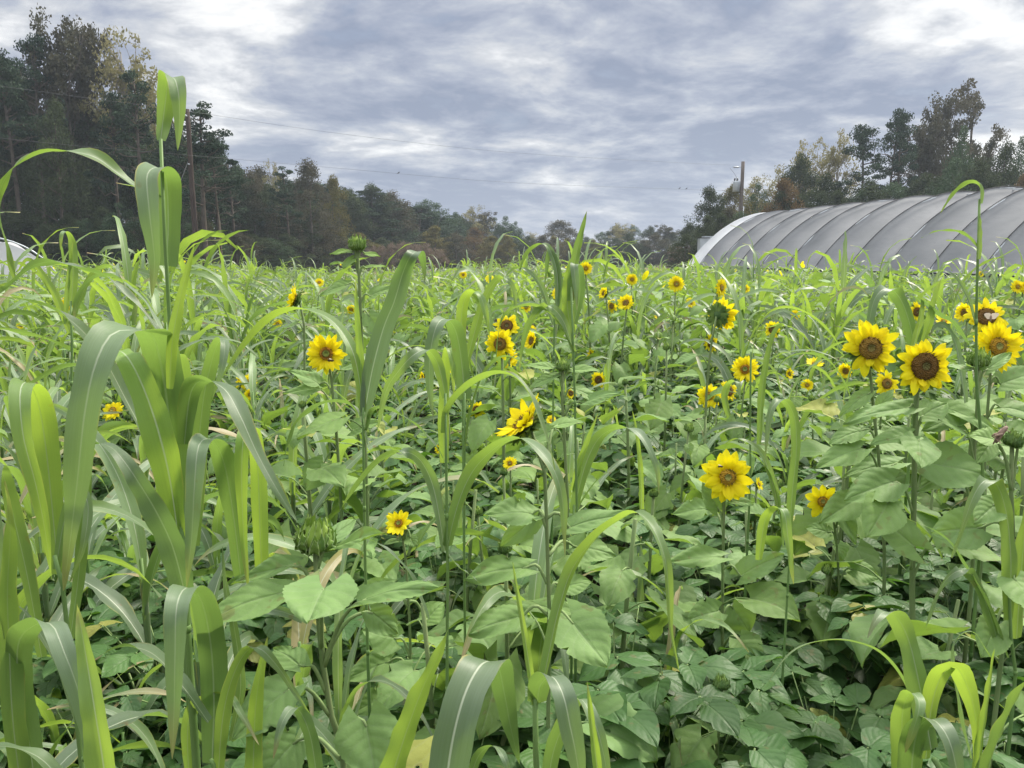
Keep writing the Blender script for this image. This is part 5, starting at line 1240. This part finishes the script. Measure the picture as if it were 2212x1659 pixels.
hero_sun('sunflower with greenish eye facing forward at centre left with a bee on it', 2.3,
  [(708, 764), (714, 800), (722, 880), (730, 980), (738, 1120)],
  [((718, 850), (690, 830, 0), (624, 800, 0), 44, dict(up=(0, -.5, 1))), ((716, 830), (740, 800, 0), (780, 790, .0), 34, dict()), ((724, 900), (690, 840, 0), (610, 850, 0), 40, dict(up=(0, -.6, 1))),
   ((730, 980), (700, 1000, 0), (660, 1060, -.03), 70, dict(up=(0, -1, .7))), ((726, 920), (760, 930, 0), (820, 910, 0), 50, dict(up=(0, -.7, 1)))],
  head=('green', 92, .05, .14, 0), r=8, seed=17, fill=5)

# insects
def bee(px, py, d, label, s=1.0):
    p = P(px, py, d); r = thing('bee', tuple(p), label, 'bee'); r.scale = (s, s, s)
    mb = MB(); mb.tube([(-.008, 0, 0), (-.006, 0, 0), (-.003, 0, 0), (0, 0, 0), (.002, 0, 0), (.005, 0, 0), (.007, 0, 0), (.009, 0, 0)], [.001, .0028, .0034, .002, .003, .0028, .0022, .001], 8); mb.build('body', ['bee_black'], r)
    for sg in (-1, 1):
        mb = MB(); blade(mb, [(.003, 0, .003), (-.003, sg*.005, .005), (-.007, sg*.009, .005)], .004, (1, 0, 0), 6, 3, 0, 0); mb.build('wing', ['moth_wing'], r)
bee(714, 779, 2.24, 'small dark bee on the rim of the green eyed sunflower at centre left', 1.1)
bee(1556, 1008, 1.85, 'dark bee crawling on the brown disc of the forward facing sunflower', .8)
def hopper():
    p = P(2164, 938, 1.30); r = thing('grasshopper', tuple(p), 'brown grasshopper clinging to the closed bud at the right edge', 'grasshopper'); r.rotation_euler = (0, -1.15, -.3)
    mb = MB(); mb.tube([(-.018, 0, 0), (-.01, 0, 0), (0, 0, .001), (.008, 0, .001), (.013, 0, 0), (.016, 0, -.001)], [.0015, .003, .004, .0045, .0038, .002], 8); mb.tube([(-.022, 0, .003), (0, 0, .0045), (.008, 0, .004)], [.001, .0028, .002], 6); mb.build('body', ['insect_brown'], r)
    for sg in (-1, 1):
        mb = MB(); mb.tube([(.002, sg*.003, 0), (-.006, sg*.005, .008), (-.010, sg*.006, .010), (-.014, sg*.006, -.004), (-.013, sg*.007, -.007)], [.002, .0022, .001, .0007, .0007], 6)
        mb.tube([(.008, sg*.003, -.001), (.010, sg*.006, -.004), (.009, sg*.007, -.008)], .0006, 4); mb.build('leg', ['insect_brown'], r)
        mb = MB(); mb.tube([(.015, sg*.001, .001), (.021, sg*.003, .006)], .0003, 4); mb.build('antenna', ['insect_brown'], r)
hopper()
def moth():
    p = P(2140, 688, 2.4); r = thing('moth', tuple(p), 'pale moth settling on the upper right petals of the bloom behind the green eyed sunflower', 'moth')
    mb = MB(); mb.tube([(0, 0, -.012), (0, 0, -.006), (0, 0, .004), (0, 0, .010)], [.001, .003, .0035, .002], 7); mb.build('body', ['insect_brown'], r)
    for sg in (-1, 1):
        mb = MB(); blade(mb, [(0, 0, .002), (sg*.012, -.002, .010), (sg*.024, -.003, .014)], .02, (0, 0, 1), 7, 3, 0, 0, base=.4); mb.build('wing', ['moth_wing'], r)
moth()

# ---------------------------------------------------------------- the other blooms that can be told apart
# px, py, size, yaw, pitch, head kind, label
OTHER = [
 (2128, 690, 74, -.45, .45, 'brown_b', 'sunflower half hidden behind the green eyed one with a moth on it'),
 (1084, 742, 62, -.25, .05, 'brown', 'lower bloom of the overlapping pair crossed by a grass blade at the centre'),
 (1096, 708, 52, -.1, .45, 'brown_b', 'upper bloom of the overlapping pair at the centre'),
 (1101, 780, 46, -.5, .55, 'green_b', 'sunflower tipped up left just below the overlapping centre pair'),
 (1156, 738, 42, -1.0, .2, 'cup', 'sunflower turned left just right of the overlapping centre pair'),
 (1146, 716, 26, -.2, .3, 'green_b', 'small bloom with a bee sized dark eye right of the centre pair'),
 (1029, 885, 36, .15, .1, 'brown_b', 'little sunflower left of the large sideways bloom'),
 (921, 815, 30, -1.2, .0, 'cup', 'narrow side view bloom hanging low at centre left'), (978, 806, 24, .7, .5, 'small', 'small yellow bloom tucked behind the hanging dark blade'),
 (1613, 799, 54, -.55, .25, 'green_b', 'sunflower turned left upper of the cluster of three'), (1567, 846, 46, .5, .35, 'brown_b', 'cupped right bloom of the cluster of three'),
 (1534, 856, 50, -.45, .2, 'orange_b', 'left bloom of the cluster of three'), (1530, 742, 36, .5, .1, 'brown_b', 'bloom below the back view sunflower head'),
 (1831, 801, 34, -.9, 0, 'cup', 'small bloom under the left bloom of the big pair'), (1909, 829, 52, .1, .2, 'brown', 'dark eyed sunflower below the pair of big blooms'),
 (1964, 838, 42, .9, .1, 'brown', 'half hidden bloom below the large dark disc'), (1759, 793, 38, -.2, 1.1, 'small', 'bloom facing straight up left of the big pair'),
 (1672, 712, 34, -.7, .2, 'brown_b', 'bloom left of the thin high arching blade foot'), (1355, 658, 36, -.6, .5, 'cup', 'bloom tipped up left in the mid field row right of centre'),
 (1326, 661, 30, -.9, 0, 'brown', 'dark eyed bloom directly left of the tipped up one in mid field'), (1309, 635, 26, -1.1, .3, 'cup', 'narrow bloom above left of the mid field pair'),
 (1208, 635, 28, -.6, .4, 'green_b', 'bright bloom at the foot of the pointed spear leaf'), (1264, 580, 25, .2, .1, 'orange', 'sunflower nearest the horizon right of the spear leaf'),
 (1364, 604, 22, .1, .1, 'orange', 'small orange eyed bloom behind grass in the right mid field'), (1459, 614, 31, .1, .15, 'orange', 'full round bloom in the right mid field'),
 (1551, 622, 36, .8, .1, 'orange', 'bloom facing right in front of the far tunnel end'), (1290, 820, 34, .25, .1, 'brown_b', 'spider like thin petalled bloom in the middle'),
 (1231, 850, 24, .3, .3, 'brown_b', 'tiny bloom below the star leaved bud'), (1283, 765, 26, -1.3, .1, 'cup', 'narrow side bloom above the thin petalled one'),
 (248, 892, 44, -.1, .75, 'orange_b', 'spiky petalled bloom in the left grass'), (432, 916, 44, -.3, -.4, 'cup', 'drooping half open bloom beside the big yellow green leaf'),
 (538, 828, 34, .1, .2, 'orange', 'right bloom of the small group in the left grass'), (524, 826, 28, -1.0, .2, 'cup', 'left bloom of the small group in the left grass'), (541, 852, 22, .2, .1, 'orange', 'lowest bloom of the small group in the left grass'),
 (148, 655, 30, .5, .3, 'brown_b', 'orange tinted bloom far in the left field'), (47, 704, 18, .1, .4, 'orange', 'tiny bloom at the left edge field'), (690, 612, 18, .1, .5, 'orange', 'tiny bloom right of the side facing horizon bloom'),
 (760, 668, 20, -.1, -.2, 'orange', 'tiny bloom left of the tall bud stem'), (839, 711, 28, .2, .1, 'brown', 'bloom behind the tall broad blade'), (1975, 674, 38, .2, .1, 'brown_b', 'bloom between parted grass blades above the pair'),
 (2090, 676, 40, -1.2, .1, 'cup', 'side view bloom facing left near the tall bare stalk'), (2036, 700, 34, -.1, .9, 'small', 'bloom turned upward right of the big pair'),
 (2194, 621, 26, .1, .3, 'orange', 'orange bloom at the right edge below the tunnel'), (2211, 622, 26, .3, .2, 'orange', 'bloom cut by the right edge below the tunnel'), (1715, 681, 20, .2, .2, 'orange', 'tiny bloom below the tunnel middle'),
 (1611, 625, 18, -.6, .2, 'orange', 'tiny bloom in front of the tunnel'), (1000, 594, 15, .2, .2, 'orange', 'tiny bloom near the horizon at centre'), (1103, 1003, 30, -.3, .6, 'green_b', 'bloom glimpsed below the large sideways sunflower'),
 (1634, 1048, 28, .9, .5, 'ragged', 'few petalled bloom right of the forward facing sunflower'), (1742, 832, 24, -.1, .2, 'orange', 'small bloom in the leaves left of the big pair'), (1700, 808, 24, .6, .2, 'cup', 'small folded bloom right of the cluster of three'),
 (2117, 592, 12, .2, .1, 'orange', 'tiny bloom beside the tall bare stalk'), (951, 970, 20, -.8, .1, 'cup', 'small yellow bloom behind the stalk at centre'), (1190, 910, 22, .3, .6, 'orange', 'small bloom right of the large sideways one'),
 (1420, 688, 18, .4, .8, 'green_b', 'half open bloom above the middle leaves'), (2160, 740, 30, .6, .1, 'orange', 'bloom peeking out right of the green eyed sunflower'), (1860, 700, 18, .4, .3, 'orange', 'tiny bloom above the left bloom of the big pair'),
 (1490, 655, 20, .2, .3, 'orange', 'small bloom between grass right of the mid field pair'), (1135, 665, 20, .3, .2, 'orange', 'small bloom above the overlapping centre pair'), (600, 700, 18, .2, .3, 'orange', 'small bloom left of the green eyed centre left sunflower')]
SPROTO = [sunflower_proto(100+i, 1.2, 11 + i % 3) for i in range(7)]
for o in SPROTO: freeze(o)
used = set()
def place(protos, i, x, y, s, rot):
    k = i % len(protos); src = protos[k]
    o = src if src.name not in used else copy_tree(src)
    used.add(src.name); o.location = (x, y, 0); o.scale = (s, s, s); o.rotation_euler = (0, 0, rot); return o
rs = random.Random(77)
for i, (px, py, sz, yaw, pitch, key, lab) in enumerate(OTHER):
    sz *= 1.22
    d = min(250/sz if sz > 34 else 190/sz, .80*FPX/(py - HZ) if py > HZ+20 else 12, 11)
    p = P(px, py, d); s = p[2]/1.2; rot = rs.uniform(0, 6.28)
    k = (i*3) % len(SPROTO)
    # protos are only copied from the frozen part lists, so heads added here stay with this plant
    o = place(SPROTO, k, p[0], p[1], s, rot)
    set_head(o, key, 1.2, sz*d/FPX, yaw, pitch, i*.7, s, rot)
    tag(o, lab, 'sunflower', 'sunflower plants in bloom across the field'); BLOOMS.append((px, py, sz, d))

# ---------------------------------------------------------------- filling plants
LAND = [(330, 900, 'the large bending clump'), (350, 700, 'the tallest stalk'), (80, 950, 'the folded pale blade'), (90, 1500, 'the white ribbed blade'), (410, 1450, 'the hanging grey blade'),
 (1010, 1550, 'the bottom centre arch'), (1170, 1550, 'the upright shoot'), (2020, 1550, 'the bright corner shoot'), (860, 700, 'the tall broad blade'), (985, 760, 'the dark hanging blade'),
 (966, 1150, 'the stalk at centre'), (1330, 960, 'the centre right arch'), (1245, 600, 'the pointed spear leaf'), (2110, 700, 'the bare tall stalk'), (1720, 700, 'the high thin arch'), (1690, 1150, 'the hairpin folded blade'),
 (1930, 660, 'the parted broad blades'), (2130, 1150, 'the bright right edge blade'), (1020, 680, 'the yellow hairpin blade'), (680, 1160, 'the big curling bud'), (690, 1450, 'the big pale leaves'), (860, 1116, 'the small tilted bloom'), (1120, 905, 'the sideways bloom'),
 (1568, 1020, 'the forward facing bloom'), (1560, 1350, 'the leafy stem below that bloom'), (1768, 1078, 'the ragged bloom'), (1870, 748, 'the left twin bloom'), (1985, 785, 'the dark disc bloom'), (1970, 1200, 'the broad twin leaves'), (2142, 742, 'the green eyed bloom'),
 (2170, 950, 'the grasshopper bud'), (770, 560, 'the tall horizon bud'), (1216, 800, 'the star leaved bud'), (1548, 690, 'the green backed head'), (648, 645, 'the horizon side bloom'), (706, 760, 'the bee bloom'),
 (1090, 725, 'the overlapping centre pair'), (1575, 840, 'the cluster of three'), (1459, 614, 'the round mid bloom'), (248, 892, 'the spiky left bloom'), (432, 916, 'the drooping half bloom'), (532, 835, 'the left trio'), (148, 655, 'the far orange bloom'),
 (1290, 820, 'the thin petalled bloom'), (1029, 885, 'the little centre bloom')]
LABELS = set(); QUEUE = []
def later(o, what, x, y, z, size=''): QUEUE.append((o, what, x, y, z, size))
def name_fillers():
    for o, what, x, y, z, size in QUEUE:
        px, py = pix((x, y, z)); side_out = px < 0 or px > 2212
        c = sorted(LAND, key=lambda L: (L[0]-px)**2 + (L[1]-py)**2)
        for L in c[:14]:
            dx, dy = px - L[0], py - L[1]
            rel = ('just ' if math.hypot(dx, dy) < 130 else '') + (('left of' if dx < 0 else 'right of') if abs(dx) > abs(dy)*.7 else ('above' if dy < 0 else 'below'))
            lab = f'{size} {what} {rel} {L[2]}'.strip()
            if lab not in LABELS: break
            rel2 = ('upper ' if dy < 0 else 'lower ') + ('left of' if dx < 0 else 'right of'); lab = f'{size} {what} {rel2} {L[2]}'.strip()
            if lab not in LABELS: break
        LABELS.add(lab); o['label'] = lab
def blocked(px, ytop, d, margin=.07):
    m = margin*FPX/d
    for (bx, by, sz, bd) in BLOOMS:
        if d < bd + .05 and abs(px - bx) < sz*.5 + m and ytop < by + sz*.45: return True
    return False
GPROTO = [sorghum_proto(200+i, [1.45, 1.3, 1.6, 1.2, 1.5, 1.35][i], [8, 7, 9, 7, 8, 8][i], i % 2 == 0) for i in range(6)]
for o in GPROTO: freeze(o)
BPROTO = [bean_proto(300+i, .72, 36) for i in range(5)]
for o in BPROTO: freeze(o)
def merged_proto(kind, seed):
    rng = random.Random(seed); mb = MB()
    if kind == 'g': st, bl = sorghum_parts(rng, rng.uniform(1.25, 1.55), 8, seed % 3 == 0, 0)
    elif kind == 's': st, bl = sunflower_parts(rng, rng.uniform(1.0, 1.2), 10, 2, 1.05)
    V, F, U, C, M = st.merged(); mb.raw(V, F, U, C, M*0 + 2)
    for b in bl: mb.raw(*b.merged())
    if kind == 's':
        th = np.arange(8)*math.pi/4; top = V[:, 2].max()
        for zz, r_ in ((0, 1),):
            G = np.array([[[.002*math.cos(a), .002*math.sin(a), top] for a in th], [[.022*math.cos(a), .022*math.sin(a), top+.01] for a in th], [[.026*math.cos(a), .026*math.sin(a), top+.035] for a in th], [[.008*math.cos(a), .008*math.sin(a), top+.05] for a in th]])
            mb.grid(G, None, (.3, 0), 3, True)
        for i in range(4):
            b = MB(); sun_leaf(b, np.array([0, 0, top]), i*1.6, .01, .5, .07, .04, .1, rng, 2); mb.raw(*b.merged())
    return mb
MG = ['sorghum_leaf', 'sorghum_leaf', 'grass_stem']; MS_ = ['sunflower_leaf', 'petiole', 'sunflower_stem', 'bract']
midG = [merged_proto('g', 400+i) for i in range(6)]; midS = [merged_proto('s', 500+i) for i in range(6)]
midGm = [m_.mesh('sorghum_plant', MG) for m_ in midG]; midSm = [m_.mesh('sunflower_plant', MS_) for m_ in midS]
def region(px, d):
    if px < 620: return 'left'
    if px < 1350: return 'middle'
    return 'right'
REGLAB = {
 ('g', 'near', 'left'): ('leafy sorghum plant crowding the near left of the field', 'sorghum crowding the near left'),
 ('g', 'near', 'middle'): ('sorghum plant among sunflower leaves in the near middle of the field', 'sorghum of the near middle'),
 ('g', 'near', 'right'): ('sorghum plant among sunflower leaves in the near right of the field', 'sorghum of the near right'),
 ('g', 'mid', 'left'): ('arching sorghum plant in the left field before the dark woods', 'sorghum before the dark woods'),
 ('g', 'mid', 'middle'): ('arching sorghum plant in the middle distance before the low treeline', 'sorghum before the low treeline'),
 ('g', 'mid', 'right'): ('arching sorghum plant in the right field before the tunnel', 'sorghum before the tunnel'),
 ('s', 'near', 'left'): ('leafy sunflower plant without bloom beneath the near left sorghum', 'leafy sunflowers near left'),
 ('s', 'near', 'middle'): ('leafy sunflower plant without bloom in the near middle', 'leafy sunflowers near middle'),
 ('s', 'near', 'right'): ('leafy sunflower plant without bloom in the near right', 'leafy sunflowers near right'),
 ('s', 'mid', 'left'): ('budding sunflower plant in the left field before the dark woods', 'budding sunflowers before the dark woods'),
 ('s', 'mid', 'middle'): ('budding sunflower plant in the middle distance before the low treeline', 'budding sunflowers before the low treeline'),
 ('s', 'mid', 'right'): ('budding sunflower plant in the right field before the tunnel', 'budding sunflowers before the tunnel')}
def tun_x(y): return 12.1 - .213*(y-25) - .6
rs = random.Random(2024); cnt = {'g': 0, 's': 0}; gi = si = 0
cells = []
def scatter(y0, y1, step, rngs):
    y = y0
    while y < y1:
        xm = y*.70 + .35; x = -xm
        while x < xm:
            cells.append((x + rngs.uniform(-.5, .5)*step, y + rngs.uniform(-.5, .5)*step)); x += step
        y += step
NEARD = 4.3
scatter(1.45, NEARD, .275, rs); cells.sort(key=lambda c: c[1])
for x, y in cells:
    if y < 1.2: continue
    px = CX + FPX*x/y; reg = region(px, y); r_ = rs.random()
    pg = {'left': .88, 'middle': .52, 'right': .34}[reg]
    if reg == 'right' and y < 2.3: pg = .06
    if reg == 'middle' and y < 2.2: pg = .12
    if r_ < pg and cnt['g'] < 190:
        s = rs.uniform(.86, 1.16) if reg == 'left' else rs.uniform(.74, 1.10)
        if y > 3 and rs.random() < .2: s *= 1.12
        s = min(s, (CAMZ + 45*y/FPX)/1.5)
        if y < 2.2: s *= .82
        ytop = HZ - (1.3*s - CAMZ)*FPX/y
        for tr in range(3):
            if blocked(px, ytop, y, .16): s *= .8; ytop = HZ - (1.3*s - CAMZ)*FPX/y
        if blocked(px, ytop, y, .12): continue
        o = place(GPROTO, gi, x, y, s, rs.uniform(0, 6.28)); gi += 1; cnt['g'] += 1
        l, g_ = REGLAB['g', 'near', reg]; tag(o, l, 'grass plant', g_); later(o, 'sorghum plant', x, y, 1.2*s, 'tall' if s > 1.0 else ('low' if s < .8 else 'arching'))
    elif r_ < pg + {'left': .12, 'middle': .46, 'right': .64}[reg] and cnt['s'] < 205:
        s = rs.uniform(.62, .98)
        if y < 2.0: s = rs.uniform(.60, .84)
        ytop = HZ - (1.15*s - CAMZ)*FPX/y
        for tr in range(3):
            if blocked(px, ytop, y, .10): s *= .86; ytop = HZ - (1.15*s - CAMZ)*FPX/y
        o = place(SPROTO, si, x, y, s, rs.uniform(0, 6.28))
        if rs.random() < .45: set_bud(o, rs.choice([0, 1, 2]), 1.2, rs.uniform(.016, .028), s, (rs.uniform(-.3, .3), rs.uniform(-.3, .3)))
        si += 1; cnt['s'] += 1; l, g_ = REGLAB['s', 'near', reg]; tag(o, l, 'sunflower', g_); later(o, 'sunflower plant without petals', x, y, 1.0*s, 'tall' if s > .88 else ('small' if s < .7 else 'leafy'))
# middle distance: one light mesh each
cells = []; scatter(NEARD, 8.2, .37, rs); cells.sort(key=lambda c: c[1]); lim = 0.0; DONE = []
for x, y in cells:
    px = CX + FPX*x/y; reg = region(px, y); r_ = rs.random()
    if x > tun_x(y): continue
    kind = 'g' if r_ < {'left': .78, 'middle': .66, 'right': .66}[reg] else 's'
    if cnt[kind] >= (264 if kind == 'g' else 236): DONE.append((x, y, kind)); continue
    s = rs.uniform(.88, 1.18) if kind == 'g' else rs.uniform(.8, 1.05)
    if reg == 'left' and kind == 'g': s *= 1.08
    if kind == 'g' and rs.random() < .16: s *= 1.16
    top = 1.3*s if kind == 'g' else 1.1*s
    if blocked(px, HZ - (top - CAMZ)*FPX/y, y, .05): s *= .72
    o = link('sorghum_plant' if kind == 'g' else 'sunflower_plant', rs.choice(midGm if kind == 'g' else midSm)); o.location = (x, y, 0); o.scale = (s, s, s); o.rotation_euler = (0, 0, rs.uniform(0, 6.28))
    cnt[kind] += 1; l, g_ = REGLAB[kind, 'mid', reg]; tag(o, l, 'grass plant' if kind == 'g' else 'sunflower', g_)
    later(o, ('farther ' if y < 5.6 else 'distant ') + ('sorghum plant' if kind == 'g' else 'budding sunflower plant'), x, y, 1.1*s, 'tall' if s > 1.05 else '')
# far crop: one mass per kind
def mass(name, protos, spots, mats, label, cat):
    A = [m_.merged() for m_ in protos]; mb = MB(); rng = random.Random(9)
    for (x, y, s) in spots:
        V, F, U, C, M = A[rng.randrange(len(A))]; a = rng.uniform(0, 6.28); ca, sa = math.cos(a), math.sin(a)
        V2 = np.stack([V[:, 0]*ca - V[:, 1]*sa, V[:, 0]*sa + V[:, 1]*ca, V[:, 2]], 1)*s + np.array([x, y, 0])
        C2 = C.copy(); C2[:, 0] = np.clip(C2[:, 0] + rng.uniform(-.15, .2), 0, 1); mb.raw(V2, F, U, C2, M)
    o = mb.build(name, mats); tag(o, label, cat, kind='stuff'); return o
def lowproto(kind, seed):
    rng = random.Random(seed); mb = MB()
    if kind == 'g': st, bl = sorghum_parts(rng, rng.uniform(1.2, 1.5), 7, seed % 4 == 0, -1)
    else: st, bl = sunflower_parts(rng, rng.uniform(1.0, 1.15), 8, 0, 1.25)
    if kind == 'g': V, F, U, C, M = st.merged(); mb.raw(V, F, U, C, M*0 + 2)
    for b in bl: mb.raw(*b.merged())
    if kind == 's' and seed % 16 == 0:
        b = MB(); th = np.arange(10)*math.pi/5; c = np.array([0, 0, 1.12]); nv = np.array([rng.uniform(-1, 1), rng.uniform(-1, 1), .4]); nv /= np.linalg.norm(nv)
        a1 = nrm(np.cross(nv, [0, 0, 1.])); a2 = np.cross(nv, a1)
        G = np.stack([[c + nv*z + (a1*math.cos(t)+a2*math.sin(t))*q for t in th] for q, z in ((.005, .01), (.028, .012), (.050, .0))])
        b.grid(G, np.full((3, 10, 2), .7), (0, 0), 3, True); V, F, U, C, M = b.merged(); mb.raw(V, F, U, C, M)
    return mb
lowG = [lowproto('g', 600+i) for i in range(6)]; lowS = [lowproto('s', 700+i) for i in range(16)]
spG, spS = [(x, y, rs.uniform(.8, 1.1)) for x, y, k in DONE if k == 'g'], [(x, y, rs.uniform(.8, 1.05)) for x, y, k in DONE if k == 's']
y = 8.2
# low sorghum in the left foreground
for i in range(34):
    y0_ = rs.uniform(.95, 2.3); px_ = rs.uniform(-60, 760) if i < 26 else rs.uniform(760, 1500); x0_ = (px_ - CX)/FPX*y0_
    s = rs.uniform(.46, .66); o = place(GPROTO, gi, x0_, y0_, s, rs.uniform(0, 6.28)); gi += 1
    tag(o, 'low', 'grass plant', 'low sorghum of the foreground'); later(o, 'short sorghum tuft', x0_, y0_, 1.0*s, 'dark')
while y < 47:
    step = .40 + (y-8)*.016; xm = y*.72 + .5; x = -xm
    while x < xm:
        xx, yy = x + rs.uniform(-.5, .5)*step, y + rs.uniform(-.5, .5)*step; x += step
        edge = 47 if xx < 3 else 38
        if xx > tun_x(yy) or yy > edge: continue
        px = CX + FPX*xx/yy; h = 1.14 if px < 560 else (1.0 if px < 1000 else 1.16)
        if rs.random() < .64: spG.append((xx, yy, h*rs.uniform(.75, 1.12)*(1.25 if rs.random() < .06 else 1)))
        else: spS.append((xx, yy, h*rs.uniform(.85, 1.1)))
    y += step
mass('distant_sorghum', lowG, spG, MG, 'distant band of sorghum reaching back to the trees', 'sorghum crop')
mass('distant_sunflowers', lowS, spS, ['sunflower_leaf', 'petiole', 'sunflower_stem', 'petal'], 'distant band of sunflower foliage reaching back to the trees', 'sunflower crop')
# beans below: near plants one by one, the rest as ground cover
bi = 0; rest = []
y = .95
while y < 9:
    step = .27 if y < 2.6 else .30; xm = y*.72 + .4; x = -xm
    while x < xm:
        xx, yy = x + rs.uniform(-.4, .4)*step, y + rs.uniform(-.4, .4)*step; x += step
        px = CX + FPX*xx/yy; s = rs.uniform(.86, 1.12)*(1.0 if px > 1200 else .92)
        if yy < 2.35 and bi < 110:
            o = place(BPROTO, bi, xx, yy, s, rs.uniform(0, 6.28)); bi += 1; reg = region(px, yy)
            tag(o, {'left': 'low bean plant with trifoliate leaves under the left sorghum', 'middle': 'low bean plant with trifoliate leaves in the bottom middle', 'right': 'low dark bean plant with trifoliate leaves in the bottom right'}[reg], 'bean plant', 'bean plants ' + {'left': 'under the left sorghum', 'middle': 'of the bottom middle', 'right': 'of the bottom right'}[reg]); later(o, 'three leaflet bean plant', xx, yy, .6*s, 'low')
        else: rest.append((xx, yy, s))
    y += step
def bean_low(seed):
    rng = random.Random(seed); st, lv = bean_parts(rng, .68, 20, 0); mb = MB()
    for b in lv: mb.raw(*b.merged())
    return mb
mass('bean_ground_cover', [bean_low(800+i) for i in range(4)], rest, BM, 'dense low bean leaves covering the soil under the crop', 'ground cover')
name_fillers()
print('PLANTS', cnt, 'beans', bi, 'far', len(spG), len(spS), 'objects', len(bpy.data.objects))

# ---------------------------------------------------------------- haze volume added to soften the far trees, partly for lens flare
mh = bpy.data.materials.new('haze'); mh.use_nodes = True; th_ = NT(mh.node_tree); th_.n.clear()
pv = th_('ShaderNodeVolumePrincipled', {'Color': (.74, .84, .97, 1), 'Density': .0007, 'Anisotropy': .25})
th_.l.new(pv, th_.n.new('ShaderNodeOutputMaterial').inputs['Volume']); MATS['haze'] = mh
mb = MB(); mb.box((0, 100, 17), (180, 130, 18)); hz = mb.build('haze', ['haze'], None, False); hz['kind'] = 'stuff'; hz['label'] = 'thin haze in the air over the field'
sc.cycles.volume_bounces = 0
